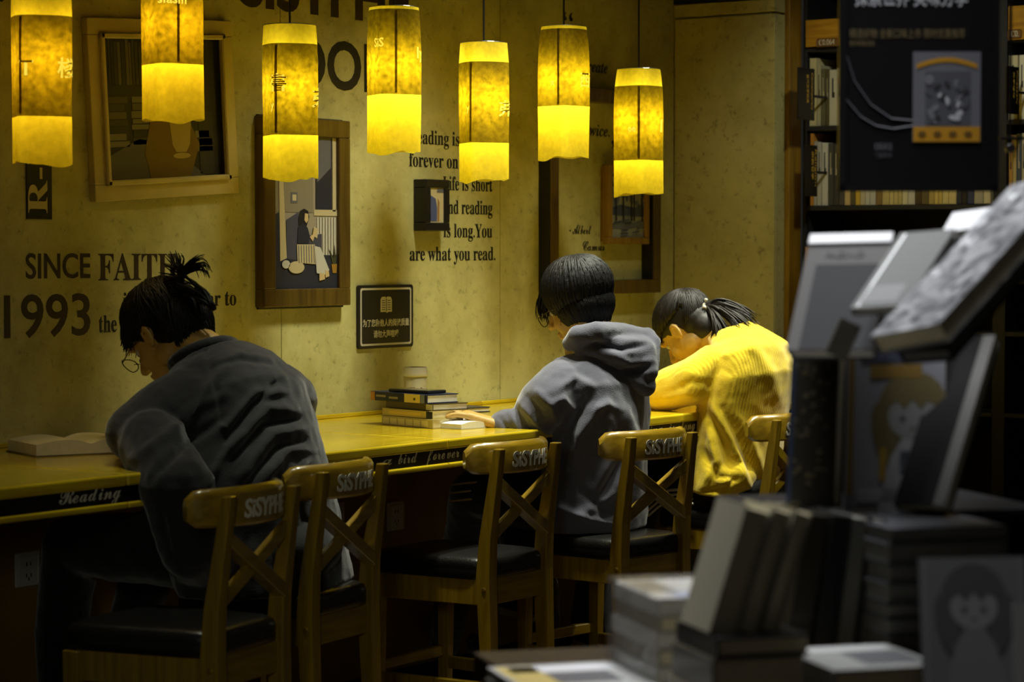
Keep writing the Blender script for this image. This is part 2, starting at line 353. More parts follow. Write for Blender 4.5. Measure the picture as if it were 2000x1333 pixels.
flatpoly([(.03,-.1),(.045,-.12),(.085,-.12),(.1,-.1),(.108,-.04),(.1,.0),(.085,.03),(.088,.05),(.04,.05),(.045,.03),(.03,.0),(.022,-.04)], 'printed_jug', P_('jug',(176,156,84)), t, y_-.0014)
flatpoly(El(.066,-.13,.035,.008), 'printed_jug', P_('jug',(176,156,84)), t, y_-.0016)
flatpoly(R4(.14,-h_+.06,.2,-.01), 'printed_box', a_[2], t, y_)
# deep wooden frame with the seated reader
t, w_, h_ = picture('framed_illustration', 'deep dark wood frame with an illustration of a woman reading in a chair', 5.285, 5.681, 1.192, 1.742, .036, .052, M_frame, P_('room',(150,140,118)))
MB().box((-w_+.004,-.012,-h_-.006),(w_-.004,-.0005,h_+.004),.002).out('back_layer', M_black, t)
y_ = -.0246; iw, ih = w_-.052, h_-.052
def ip(u, v): return (-iw+2*iw*u, ih-2*ih*v)      # u,v 0..1 from top-left
def ipoly(L, nm, m, dy=0): return flatpoly([ip(*q) for q in L][::-1], nm, m, t, y_-dy)
navy = P_('navy',(30,32,48)); cream = P_('cream',(186,172,130)); grey = P_('bluegrey',(92,92,98)); skinp = P_('skin',(196,170,120)); wht = P_('white',(190,186,170))
ipoly([(0,.0),(.62,0),(.62,.5),(0,.5)],'printed_wall',P_('wallgrey',(128,120,98)))
ipoly([(.66,.0),(.92,.0),(.92,.48),(.66,.48)],'printed_window',navy,.0006)
ipoly([(.93,0),(.98,0),(.98,.49),(.93,.49)],'printed_curtain',cream,.0006); ipoly([(.63,.48),(1,.48),(1,.52),(.63,.52)],'printed_sill',cream,.0006)
ipoly([(.68,0),(.9,0),(.9,.2),(.68,.3)],'printed_roof',grey,.0012)
for q in range(7): ipoly([(.68+q*.045,.53),(.705+q*.045,.53),(.705+q*.045,.78),(.68+q*.045,.78)],'printed_slat',wht,.0006)
ipoly([(0,.52),(.1,.5),(.2,.78),(0,.8)],'printed_chest',navy,.0012); ipoly([(.08,.1),(.13,.1),(.2,.8),(.1,.82)],'printed_pole',cream,.0018)
ipoly([(0,.78),(1,.78),(1,1),(0,1)],'printed_floor',P_('floor',(34,36,50)),.0006)
ipoly([(.27,.37),(.37,.37),(.37,.44),(.27,.44)],'printed_frame',grey,.0012); ipoly([(.29,.385),(.35,.385),(.35,.425),(.29,.425)],'printed_frame',cream,.0018)
ipoly([(.2,.55),(.38,.5),(.42,.66),(.75,.64),(.75,.85),(.2,.8)],'printed_armchair',P_('chair',(64,64,78)),.0012)
ipoly([(.38,.54),(.41,.49),(.47,.475),(.53,.49),(.55,.53),(.5,.6),(.42,.62),(.38,.58)],'printed_hair',P_('pblack',(14,14,20)),.0024)
ipoly([(.48,.505),(.53,.51),(.53,.55),(.5,.57),(.47,.55)],'printed_face',skinp,.003)
ipoly([(.37,.6),(.44,.57),(.52,.6),(.56,.66),(.53,.71),(.36,.7)],'printed_top',navy,.003)
ipoly([(.55,.66),(.6,.69),(.66,.62),(.63,.6),(.6,.645)],'printed_arm',skinp,.0036); ipoly([(.62,.59),(.69,.61),(.67,.67),(.6,.65)],'printed_book',cream,.003)
ipoly([(.35,.71),(.63,.71),(.64,.84),(.36,.83)],'printed_blanket',cream,.0036)
for q in range(7): ipoly([(.37+q*.04,.715),(.38+q*.04,.715),(.385+q*.04,.832),(.375+q*.04,.832)],'printed_stripe',grey,.0042)
ipoly([(.63,.72),(.72,.73),(.86,.88),(.8,.91),(.66,.9)],'printed_trousers',wht,.0036)
ipoly([(.7,.9),(.78,.9),(.79,.94),(.7,.95)],'printed_foot',skinp,.0042); ipoly([(.79,.88),(.85,.89),(.86,.92),(.8,.93)],'printed_foot',skinp,.0042)
flatpoly([(ip(.34,.86)[0]+p[0],ip(.34,.86)[1]+p[1]) for p in El(0,0,.036,.018)],'printed_tray',cream,t,y_-.0042); flatpoly([(ip(.18,.84)[0]+p[0],ip(.18,.84)[1]+p[1]) for p in El(0,0,.018,.012)],'printed_plate',wht,t,y_-.0042)
ipoly([(.9,.84),(.99,.84),(.98,.9),(.92,.9)],'printed_pot',P_('pot',(150,110,30)),.0024); ipoly([(.92,.84),(.86,.74),(.94,.8),(.95,.71),(.97,.8),(1,.74),(.97,.84)],'printed_leaves',P_('leaf',(60,60,30)),.0024)
# little black shadow box
t, w_, h_ = picture('shadow_box', 'small deep black box frame with a strip picture beside the wall quote', 6.04, 6.165, 1.417, 1.578, .05, .026, M_black, P_('cream',(186,172,130)), inset=.006)
flatpoly([(-.036,-.05),(.0,-.05),(.002,-.01),(-.006,.02),(-.03,.03),(-.036,.0)],'printed_tower',P_('blue',(70,80,120)),t,-.0446)
flatpoly([(.004,-.05),(.012,-.05),(.014,.01),(.006,.02)],'printed_tower',P_('ochre2',(150,110,60)),t,-.0446)
flatpoly([(.0,.04),(.035,.04),(.035,.052),(.006,.052)],'printed_cloud',grey,t,-.0446)
# large empty frame over the quotation
t, w_, h_ = picture('empty_frame', 'large dark wood frame without a picture, the wall quotation showing inside', 6.74, 7.45, 1.205, 1.915, .05, .048, M_frame, None)
for s_ in (0,1):
    MB().box((-w_-.003 if s_ == 0 else w_-.054,-.046,-h_+.003),(-w_+.004 if s_==0 else w_-.047,-.0005,h_-.003),.001).out('edge_strip', M_black, t)
# small wooden frame hanging inside it
t, w_, h_ = picture('framed_landscape', 'small light wood framed blue landscape print hung inside the large empty frame', 7.115, 7.385, 1.378, 1.655, .03, .024, M_framel, P_('sky',(150,150,140)), y=YW-.012)
MB().box((-w_+.01,0,-h_+.01),(w_-.01,.0115,h_-.01)).out('back_layer', M_framel, t)
y_ = -.0186; iw, ih = w_-.024, h_-.024; bl = P_('blue2',(64,74,104)); bl2 = P_('blue3',(98,104,120))
ipoly([(0,.55),(.3,.5),(.7,.54),(1,.5),(1,.68),(0,.66)],'printed_hill',bl,.0006); ipoly([(0,.8),(.3,.74),(.6,.8),(1,.72),(1,.82),(.5,.88),(0,.86)],'printed_bank',bl2,.0006)
rr = random.Random(5)
for q in range(26):
    u, v = rr.random(), rr.uniform(.02,.55); flatpoly([(ip(u,v)[0]+p[0],ip(u,v)[1]+p[1]) for p in El(0,0,rr.uniform(.008,.022),rr.uniform(.006,.014),7,rr.random()*3) if True],'printed_foliage',bl if q%2 else bl2,t,y_-.0006-.0001*q)
for u in (.12,.34,.58,.66,.9): ipoly([(u,.15),(u+.03,.15),(u+.05,.75),(u+.01,.75)],'printed_trunk',navy,.0042)
for q in range(8): u=rr.random()*.8; v=rr.uniform(.7,.95); ipoly([(u,v),(u+.2,v-.02),(u+.2,v),(u,v+.02)],'printed_ripple',bl,.005)
for o_ in [q for q in COL.objects if q.name.startswith(('printed_foliage','printed_trunk','printed_hill','printed_bank','printed_ripple'))]:
    for v in o_.data.vertices: v.co.x = max(-iw, min(iw, v.co.x)); v.co.z = max(-ih, min(ih, v.co.z))
# notice board
sg = thing('notice_sign', 'square black notice with a book symbol and two lines of characters', 'sign', ((5.751+6.028)/2, YW, 1.153))
def rrect(w,h,r,n=5):
    L = []
    for cx,cz,a0 in ((w-r,h-r,0),(-w+r,h-r,PI/2),(-w+r,-h+r,PI),(w-r,-h+r,3*PI/2)):
        L += [(cx+r*math.cos(a0+k*PI/2/n), cz+r*math.sin(a0+k*PI/2/n)) for k in range(n+1)]
    return L
MB().prism(rrect(.138,.097,.01), .008, frameM((0,0,0),(1,0,0),(0,0,1))).out('plate', mat('navy_black',(16,17,26),.5), sg)
b = MB(); A, B = rrect(.128,.088,.008), rrect(.121,.082,.006)
bb_ = bmesh.new(); va = [bb_.verts.new((p[0],-.0086,p[1])) for p in A]; vb = [bb_.verts.new((p[0],-.0086,p[1])) for p in B]
for i in range(len(A)): bb_.faces.new((va[i],va[(i+1)%len(A)],vb[(i+1)%len(A)],vb[i]))
b._merge(bb_); b.out('border', M_letter, sg)
MB().prism([(-.028,.014),(-.028,.052),(-.022,.06),(-.006,.061),(0,.057),(.006,.061),(.022,.06),(.028,.052),(.028,.014),(.01,.014),(.004,.011),(-.002,.014)], .001, frameM((0,-.008,0),(1,0,0),(0,0,1))).out('book_symbol', M_letter, sg)
q = MB(); q.box((-.0012,-.0096,.015),(.0012,-.0089,.056))
for i in range(5):
    for s_ in (-1,1): q.box((s_*.014-.008,-.0096,.02+i*.007),(s_*.014+.008,-.0089,.0222+i*.007))
q.out('symbol_lines', M_black, sg)
text('lettering','为了您和他人的阅读质量', .024, .232, M_letter, frameM((0,-.0082,-.028),(1,0,0),(0,0,1)), sg, align='C', offset=.0004)
text('lettering','请勿大声喧哗', .024, .126, M_letter, frameM((0,-.0082,-.062),(1,0,0),(0,0,1)), sg, align='C', offset=.0004)
# ------------------------------------------------------------ pendant lamps
def paper(name, col, tcol, mott):
    m = bpy.data.materials.new(name); m.use_nodes = True; nt = m.node_tree; nt.nodes.clear()
    out = nt.nodes.new('ShaderNodeOutputMaterial'); tr = nt.nodes.new('ShaderNodeBsdfTranslucent'); df = nt.nodes.new('ShaderNodeBsdfDiffuse'); mx = nt.nodes.new('ShaderNodeMixShader')
    mx.inputs[0].default_value = .72
    tc = nt.nodes.new('ShaderNodeTexCoord'); n = nt.nodes.new('ShaderNodeTexNoise'); n.inputs['Scale'].default_value = 70; n.inputs['Detail'].default_value = 6
    r = nt.nodes.new('ShaderNodeValToRGB'); r.color_ramp.elements[0].position = .3; r.color_ramp.elements[1].position = .7
    r.color_ramp.elements[0].color = (*[v*(1-mott) for v in tcol],1); r.color_ramp.elements[1].color = (*tcol,1)
    df.inputs[0].default_value = (*col,1)
    L = nt.links.new; L(tc.outputs['Object'], n.inputs['Vector']); L(n.outputs['Fac'], r.inputs[0]); L(r.outputs[0], tr.inputs[0]); L(df.outputs[0], mx.inputs[1]); L(tr.outputs[0], mx.inputs[2])
    L(mx.outputs[0], out.inputs[0])
    n2 = nt.nodes.new('ShaderNodeTexNoise'); n2.inputs['Scale'].default_value = 14; n2.inputs['Detail'].default_value = 3
    bp = nt.nodes.new('ShaderNodeBump'); bp.inputs['Strength'].default_value = .35; bp.inputs['Distance'].default_value = .01
    L(tc.outputs['Object'], n2.inputs['Vector']); L(n2.outputs['Fac'], bp.inputs['Height']); L(bp.outputs[0], df.inputs['Normal']); L(bp.outputs[0], tr.inputs['Normal'])
    MATS[name] = m; return m
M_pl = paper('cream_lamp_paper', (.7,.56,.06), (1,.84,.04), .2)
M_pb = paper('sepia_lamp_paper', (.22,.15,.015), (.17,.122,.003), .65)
def lampring(u, ph, r, sq, wob, seed):
    # rounded square section that turns round towards the rim
    a = u + ph; rr = r/((abs(math.cos(a))**sq + abs(math.sin(a))**sq)**(1/sq))
    return rr*(1+wob*noise.noise(Vector((math.cos(u)*1.6,math.sin(u)*1.6,seed))))
def lamp(i, px, ybot, pw, bands, label, power, ph, glyphs):
    b0 = onY(px, ybot, 4.15); t = thing('pendant_lamp', label, 'lamp', (b0.x, 4.15, b0.z), group=None)
    H = .405; N = 48; R = .0715
    z0, z1 = bands        # sepia band between
    def surf(u, z):
        k = 1 - z/H; sq = 2 + 4.5*min(1,k*1.8)
        r = lampring(u, ph, R*(.97-.085*min(1,k*1.8)), sq, .05*k, i*3.1+z*3)
        return Vector((r*math.cos(u), r*math.sin(u), z + (-.012*max(0,math.cos(u-math.radians(250)+i*.4))**4 + .0025*math.sin(5*u+i*2))*max(0,(k-.85))/.15))
    def band(nm, za, zb, m, off=0):
        bm = bmesh.new(); n = max(2,int((zb-za)/.012)); rows = []
        for j in range(n+1):
            z = za+(zb-za)*j/n; row = []
            for k in range(N):
                p = surf(2*PI*k/N, z); q = p*(1+off) if off else p; q.z = p.z; row.append(bm.verts.new(q))
            rows.append(row)
        for j in range(n):
            for k in range(N): bm.faces.new((rows[j][k],rows[j][(k+1)%N],rows[j+1][(k+1)%N],rows[j+1][k]))
        s = MB(); s._merge(bm); return s.out(nm, m, t, smooth=True)
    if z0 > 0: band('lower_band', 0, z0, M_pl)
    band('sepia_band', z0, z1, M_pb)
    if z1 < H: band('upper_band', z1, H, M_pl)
    rg = MB()
    pr = [(R*.97*math.cos(2*PI*k/24), R*.97*math.sin(2*PI*k/24), H-.001) for k in range(25)]
    rg.tube(pr, .0012, 6, cap=False)
    for a in (0, 2*PI/3, 4*PI/3): rg.tube([(0,0,H-.001),(R*.97*math.cos(a),R*.97*math.sin(a),H-.001)], .001, 5)
    rg.out('wire_ring', M_metal, t)
    MB().tube([(0,0,H-.02),(0,0,CEIL-b0.z)], .0028, 6).out('cord', M_black, t)
    sk = MB(); sk.lathe([(.006,H-.02),(.016,H-.035),(.016,H-.09),(.012,H-.1)], 16); sk.out('bulb_socket', M_black, t)
    # seam: the darker overlap of the sheet
    sm = bmesh.new(); ua = math.radians((188,236,192,222,186,200,212)[i]); rows=[]
    for j in range(25):
        z = z0+.004+(z1-z0-.008)*j/24; rows.append([sm.verts.new(Vector((surf(ua+d,z).x*1.006, surf(ua+d,z).y*1.006, z))) for d in (-.05,0,.05)])
    for j in range(24):
        for k in range(2): sm.faces.new((rows[j][k],rows[j][k+1],rows[j+1][k+1],rows[j+1][k]))
    s_ = MB(); s_._merge(sm); s_.out('overlap_seam', M_pb, t, smooth=True)
    # cut-out characters laid on the sepia band, lamp light through them painted as emission
    for g, ang, z, size, vert in glyphs:
        c = bpy.data.curves.new('t','FONT'); c.body = g; c.size = size; c.offset = .0006; c.resolution_u = 2
        o = bpy.data.objects.new('t', c); COL.objects.link(o); bpy.context.view_layer.update()
        me = bpy.data.meshes.new_from_object(o.evaluated_get(bpy.context.evaluated_depsgraph_get())); bpy.data.objects.remove(o)
        for v in me.vertices:
            a = math.radians(ang) + v.co.x/R; p = surf(a % (2*PI), z+v.co.y); v.co = Vector((p.x*1.012, p.y*1.012, z+v.co.y))
        me.materials.clear(); me.materials.append(M_glow); new('cutout_character', me, t)
    # bulb: the lamp's own light
    bl = bmesh.new(); bmesh.ops.create_uvsphere(bl, u_segments=16, v_segments=10, radius=.022); s2 = MB(); s2._merge(bl, Matrix.Translation((0,0,H-.13)))
    s2.out('bulb', mat_emit('bulb_glow', (1,.8,.3), 3), t, smooth=True)
    l = bpy.data.lights.new('bulb_light','POINT'); l.energy = power*(.6 if i > 1 else 1.0); l.color = (1,.85,.34) if i > 1 else (1,.72,.22); l.shadow_soft_size = .024
    lo = bpy.data.objects.new('bulb_light', l); COL.objects.link(lo); lo.location = (b0.x,4.15,b0.z+H-.16)
def mat_emit(name, col, st):
    if name in MATS: return MATS[name]
    m = bpy.data.materials.new(name); m.use_nodes = True; b = m.node_tree.nodes['Principled BSDF']
    b.inputs['Base Color'].default_value = (*col,1); b.inputs['Emission Color'].default_value = (*col,1); b.inputs['Emission Strength'].default_value = st; MATS[name] = m; return m
M_glow = mat_emit('cutout_glow', (1,.74,.06), 1.0)
# emission put into the glyph colour in place of bulb light passing through
S2 = [(0,0,0,0)]
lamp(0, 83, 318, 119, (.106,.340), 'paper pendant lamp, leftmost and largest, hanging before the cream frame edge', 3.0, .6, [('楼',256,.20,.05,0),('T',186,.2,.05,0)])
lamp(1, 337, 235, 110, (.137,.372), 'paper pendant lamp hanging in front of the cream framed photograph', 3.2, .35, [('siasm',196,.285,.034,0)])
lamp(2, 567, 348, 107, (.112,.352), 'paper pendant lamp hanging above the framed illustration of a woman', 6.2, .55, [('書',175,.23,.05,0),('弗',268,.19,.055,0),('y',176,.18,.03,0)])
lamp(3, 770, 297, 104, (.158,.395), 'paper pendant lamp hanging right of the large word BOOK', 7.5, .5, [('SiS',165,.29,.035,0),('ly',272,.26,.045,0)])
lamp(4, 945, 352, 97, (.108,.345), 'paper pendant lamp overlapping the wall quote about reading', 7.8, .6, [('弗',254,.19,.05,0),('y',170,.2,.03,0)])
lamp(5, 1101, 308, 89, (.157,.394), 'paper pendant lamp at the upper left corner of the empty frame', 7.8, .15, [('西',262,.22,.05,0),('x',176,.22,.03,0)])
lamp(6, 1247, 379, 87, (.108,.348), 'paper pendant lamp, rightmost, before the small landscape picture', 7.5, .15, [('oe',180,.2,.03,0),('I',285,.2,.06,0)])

# ------------------------------------------------------------ chairs
def make_chair():
    t = thing('dining_chair', '', 'chair')
    ZS = .542
    for s in (-1,1):
        # rear post: wide at the seat, raked back above it
        q = []; prof = [(0,-.20,.036,.03),(.30,-.188,.04,.038),(.50,-.18,.042,.044),(.60,-.186,.04,.038),(.84,-.222,.028,.024)]
        b = bmesh.new(); rings = []
        for z,yc,dx,dy in prof:
            rings.append([b.verts.new((s*.152+sx_*dx/2, yc+sy_*dy/2, z)) for sx_,sy_ in ((-1,-1),(1,-1),(1,1),(-1,1))])
        for i in range(len(rings)-1):
            for k in range(4): b.faces.new((rings[i][k],rings[i][(k+1)%4],rings[i+1][(k+1)%4],rings[i+1][k]))
        b.faces.new(rings[0][::-1]); b.faces.new(rings[-1]); bmesh.ops.recalc_face_normals(b, faces=b.faces[:])
        bmesh.ops.bevel(b, geom=[e for e in b.edges], offset=.003, segments=2, affect='EDGES', profile=.5)
        m = MB(); m._merge(b); m.out('rear_post', M_chair, t)
        MB().hexa([(s*.175-.014,.150,0),(s*.175+.014,.150,0),(s*.175+.014,.178,0),(s*.175-.014,.178,0),(s*.178-.019,.140,ZS-.05),(s*.178+.019,.140,ZS-.05),(s*.178+.019,.18,ZS-.05),(s*.178-.019,.18,ZS-.05)], .003, 2).out('front_leg', M_chair, t)
        MB().hexa([(s*.155-.01,-.17,ZS-.115),(s*.155+.01,-.17,ZS-.115),(s*.178+.01,.15,ZS-.115),(s*.178-.01,.15,ZS-.115),(s*.155-.01,-.17,ZS-.048),(s*.155+.01,-.17,ZS-.048),(s*.178+.01,.15,ZS-.048),(s*.178-.01,.15,ZS-.048)], .002).out('side_rail', M_chair, t)
        MB().hexa([(s*.155-.009,-.18,.19),(s*.155+.009,-.18,.19),(s*.176+.009,.155,.19),(s*.176-.009,.155,.19),(s*.155-.009,-.18,.225),(s*.155+.009,-.18,.225),(s*.176+.009,.155,.225),(s*.176-.009,.155,.225)], .003).out('side_stretcher', M_chair, t)
        c = MB()
        for z in (.47,.245): c.lathe([(.0065,0),(.0065,.003),(.004,.004)], 10, frameM((s*.152+s*.02,-.184,z),(0,1,0),(0,0,1)) if s>0 else frameM((s*.152+s*.02,-.184,z),(0,-1,0),(0,0,1)))
        c.lathe([(.0055,0),(.0055,.002),(.003,.003)], 10, frameM((s*.152,-.206,.66),(1,0,0),(0,0,1)))
        c.out('bolt_cap', M_brass, t)
    for yy, nm in ((-.178,'rear_rail'),(.16,'front_rail')):
        MB().box((-.14,yy-.01,ZS-.115),(.14,yy+.01,ZS-.045),.002).out(nm, M_chairx, t)
    MB().box((-.165,.157,.225),(.165,.177,.255),.003).out('front_stretcher', M_chairx, t)
    # curved crest rail, concave to the sitter, rounded ends, sat on the front of the posts
    def crest(xx): return -.220 + .078*(xx/.205)**2*abs(xx/.205)**.3
    b = bmesh.new(); n = 26; rings = []
    for i in range(n+1):
        x_ = -.205+.41*i/n; e = max(0, abs(x_)-.175)/.03; dz = .02*(1-math.sqrt(max(0,1-e*e))) if e > 0 else 0
        yc = crest(x_); zt, zb = .853-dz+.004*(1-(x_/.2)**2), .772+dz*.8
        sl = (crest(x_+.001)-crest(x_-.001))/.002; nx, ny = -sl/math.hypot(1,sl), 1/math.hypot(1,sl); h = .0135
        ring = []
        for (o_,z_) in ((-h,zb+.006),(-h*.6,zb),(h*.6,zb),(h,zb+.006),(h,zt-.009),(h*.6,zt-.001),(h*.05,zt-.001),(-h*.6,zt-.0065),(-h,zt-.0155)):
            ring.append(b.verts.new((x_+nx*o_, yc+ny*o_, z_-(.006 if z_ > .82 else -.003)*0)))
        rings.append(ring)
    for i in range(n):
        for k in range(9): b.faces.new((rings[i][k],rings[i][(k+1)%9],rings[i+1][(k+1)%9],rings[i+1][k]))
    b.faces.new(rings[0][::-1]); b.faces.new(rings[-1]); bmesh.ops.recalc_face_normals(b, faces=b.faces[:])
    m = MB(); m._merge(b); cr = m.out('crest_rail', M_chairx, t); autosmooth(cr, 32)
    # painted letters following the curve
    L = text('lettering', 'SiSYPHE', .055, .186, M_letter, frameM((-.088,0,.790),(1,0,0),(0,0,1)), cr, offset=.0014)
    for v in L.data.vertices:
        fr = v.co.y < -.0003; v.co.x += (v.co.z-.790)*.12
        v.co.y = crest(v.co.x) - .0140*math.hypot(1,(crest(v.co.x+.001)-crest(v.co.x-.001))/.002) - (.0020 if fr else .0006)
    # crossed back splats
    for s in (-1,1):
        za, zb_ = .610, .748
        def Y(z): return -.178 - (z-.5)*.105
        d = .016; x1 = .14
        ang = math.atan2(zb_-za, 2*x1); ex, ez = -math.sin(ang)*d, math.cos(ang)*d
        p = []
        for dy in (-.012,.012):
            if s > 0: p.append([(-x1-ex*0-0, Y(za)+dy, za-d*1.1), (x1, Y(zb_)+dy, zb_-d*1.1), (x1, Y(zb_)+dy, zb_+d*1.05), (-x1, Y(za)+dy, za+d*1.05)])
            else: p.append([(x1, Y(za)+dy, za-d*1.1), (-x1, Y(zb_)+dy, zb_-d*1.1), (-x1, Y(zb_)+dy, zb_+d*1.05), (x1, Y(za)+dy, za+d*1.05)])
        sh = .004 if s > 0 else -.006
        pts = [(a,b_+sh,c) for a,b_,c in p[0]] + [(a,b_-sh,c) for a,b_,c in p[1]]
        MB().hexa(pts, .002).out('cross_splat', M_chairx, t)
    # upholstered seat
    b = bmesh.new(); n = 20; rows = []
    def outl(u):   # rounded trapezoid
        a = 2*PI*u; c_, s_ = math.cos(a), math.sin(a); e = .28
        x_ = (abs(c_)**e)*(1 if c_>0 else -1); y_ = (abs(s_)**e)*(1 if s_>0 else -1)
        w_ = .172 + .022*(y_+1)/2
        return x_*w_, .003+y_*.192
    N = 64
    for sc_, z_ in ((.985,ZS-.048),(1,ZS-.042),(1.005,ZS-.026),(1.0,ZS-.022),(1.005,ZS-.018),(1.0,ZS-.006),(.97,ZS+.004),(.9,ZS+.009),(.6,ZS+.012),(.25,ZS+.013)):
        rows.append([b.verts.new((outl(k/N)[0]*sc_, outl(k/N)[1]*sc_, z_)) for k in range(N)])
    for j in range(len(rows)-1):
        for k in range(N): b.faces.new((rows[j][k],rows[j][(k+1)%N],rows[j+1][(k+1)%N],rows[j+1][k]))
    b.faces.new(rows[0][::-1]); b.faces.new(rows[-1]); bmesh.ops.recalc_face_normals(b, faces=b.faces[:])
    m = MB(); m._merge(b); m.out('seat', M_leather, t, smooth=True)
    return t
ch0 = make_chair()
chairs = [(3.915,3.606,9,'wooden cross-back chair with black seat, nearest and leftmost, back to camera'),
          (4.47,3.79,6,'wooden cross-back chair the person in the black shirt sits on'),
          (5.267,3.817,0,'empty wooden cross-back chair with shining black seat in the middle'),
          (5.83,3.72,-9,'wooden cross-back chair under the person in the grey hoodie'),
          (6.63,3.74,0,'wooden cross-back chair under the person in the yellow sweater')]
for i,(x,y,r,l) in enumerate(chairs):
    o = ch0 if i == 0 else copytree(ch0)
    o.location = (x,y,0); o.rotation_euler.z = math.radians(r); o.scale = (.87,1,1); o['label'] = l; o['group'] = 'cross-back chairs along the counter'
# ------------------------------------------------------------ people
def remesh(mb, name, mats, parent, off, vox=.006, sm=4, folds=(), noise_amp=0, noise_s=12, fine=None):
    me = bpy.data.meshes.new('r'); mb.bm.to_mesh(me); mb.bm.free()
    o = bpy.data.objects.new('r', me); COL.objects.link(o)
    m = o.modifiers.new('v','REMESH'); m.mode = 'VOXEL'; m.voxel_size = vox; m.adaptivity = 0
    s = o.modifiers.new('s','SMOOTH'); s.iterations = sm; s.factor = .5
    bpy.context.view_layer.update()
    r = bpy.data.meshes.new_from_object(o.evaluated_get(bpy.context.evaluated_depsgraph_get())); bpy.data.objects.remove(o)
    n = len(r.vertices); co = np.empty(n*3); r.vertices.foreach_get('co', co); co = co.reshape(n,3)
    nr = np.empty(n*3); r.vertices.foreach_get('normal', nr); nr = nr.reshape(n,3)
    d = np.zeros(n)
    if folds:
        px, py = projpx(co); vd = co - np.array(EYE); vd /= np.linalg.norm(vd,axis=1)[:,None]; face = np.clip(-(vd*nr).sum(1)*1.6+.25,0,1)
        for pts, w_, amp in folds:
            P = np.array(pts, float); best = np.full(n, 1e9); tt = np.zeros(n)
            L = np.cumsum([0]+[np.linalg.norm(P[i+1]-P[i]) for i in range(len(P)-1)])
            for i in range(len(P)-1):
                a, b = P[i], P[i+1]; ab = b-a; t = np.clip(((px-a[0])*ab[0]+(py-a[1])*ab[1])/(ab@ab),0,1)
                q = np.hypot(px-a[0]-t*ab[0], py-a[1]-t*ab[1]); k = q < best; best[k] = q[k]; tt[k] = (L[i]+t[k]*(L[i+1]-L[i]))/L[-1]
            env = np.sqrt(np.clip(np.sin(np.pi*np.clip(tt*.92+.04,0,1)),0,1))
            d += amp*np.exp(-(best/w_)**2)*face*env
    if noise_amp:
        d += noise_amp*np.array([noise.noise(Vector(c)*noise_s)+.5*noise.noise(Vector(c)*noise_s*2.3) for c in co])
    co = co + nr*d[:,None] - np.array(off); r.vertices.foreach_set('co', co.ravel()); r.materials.clear()
    for q in (mats if isinstance(mats,(list,tuple)) else [mats]): r.materials.append(q)
    for p in r.polygons: p.use_smooth = True
    r.name = name; return new(name, r, parent)
def headM(c, pitch, yaw=0, roll=0, s=1):
    return Matrix.Translation(c) @ Matrix.Rotation(math.radians(yaw),4,'Z') @ Matrix.Rotation(-math.radians(pitch),4,'X') @ Matrix.Rotation(math.radians(roll),4,'Y') @ Matrix.Diagonal((s,s,s,1))
def add_head(mb, M, ears=True):
    mb.ell((0,-.008,.03),(.075,.095,.088),M,24,16); mb.ell((0,.03,-.025),(.064,.062,.08),M,24,16)
    mb.ell((0,.045,-.075),(.046,.042,.035),M); mb.ell((0,.07,-.093),(.024,.022,.02),M)
    for s in (-1,1):
        mb.ell((s*.04,.052,-.035),(.024,.03,.028),M); mb.ell((s*.05,.0,-.06),(.02,.035,.03),M)
        mb.ell((s*.03,.084,.022),(.026,.011,.009),M)
        # ear: rim and lobe
        if not ears: continue
        T = M @ Matrix.Translation((s*.077,-.004,-.008)) @ Matrix.Rotation(s*math.radians(20),4,'Z')
        for k in range(12):
            a = PI*1.55*k/11 - PI*.35; mb.ell((s*.006,-.014*math.cos(a),.024*math.sin(a)+.002),(.0055,.0065,.0065),T,8,6)
        mb.ell((s*.002,.0,0),(.006,.012,.018),T,10,8); mb.ell((s*.003,.004,-.023),(.006,.008,.009),T,8,6)
    p = [M@Vector(q) for q in ((0,.088,.018),(0,.104,-.008),(0,.114,-.026))]; mb.chain(p,[.008,.010,.0125],10)
    for s in (-1,1): mb.ell((s*.013,.1,-.03),(.009,.011,.008),M,10,8)
    mb.ell((0,.096,-.056),(.022,.009,.006),M,12,8); mb.ell((0,.093,-.068),(.019,.010,.007),M,12,8)
def add_eyes(M, parent, off):
    for s in (-1,1):
        b = MB(); b.ell((s*.030,.073,.004),(.0115,.0115,.0105),M,14,10); b.out('eye', M_white, parent, smooth=True, M=Matrix.Translation(-off))
        b = MB(); b.ell((s*.030,.0835,.002),(.0052,.002,.0052),M,10,8); b.out('iris', M_black, parent, smooth=True, M=Matrix.Translation(-off))
    b = MB()
    for s in (-1,1): b.tube([M@Vector((s*(.014+.008*k), .094-.0025*k*k*.6, .026+.004*math.sin(k*.9))) for k in range(5)],[.0022,.003,.003,.0025,.001],6)
    b.out('eyebrows', M_hair, parent, M=Matrix.Translation(-off))
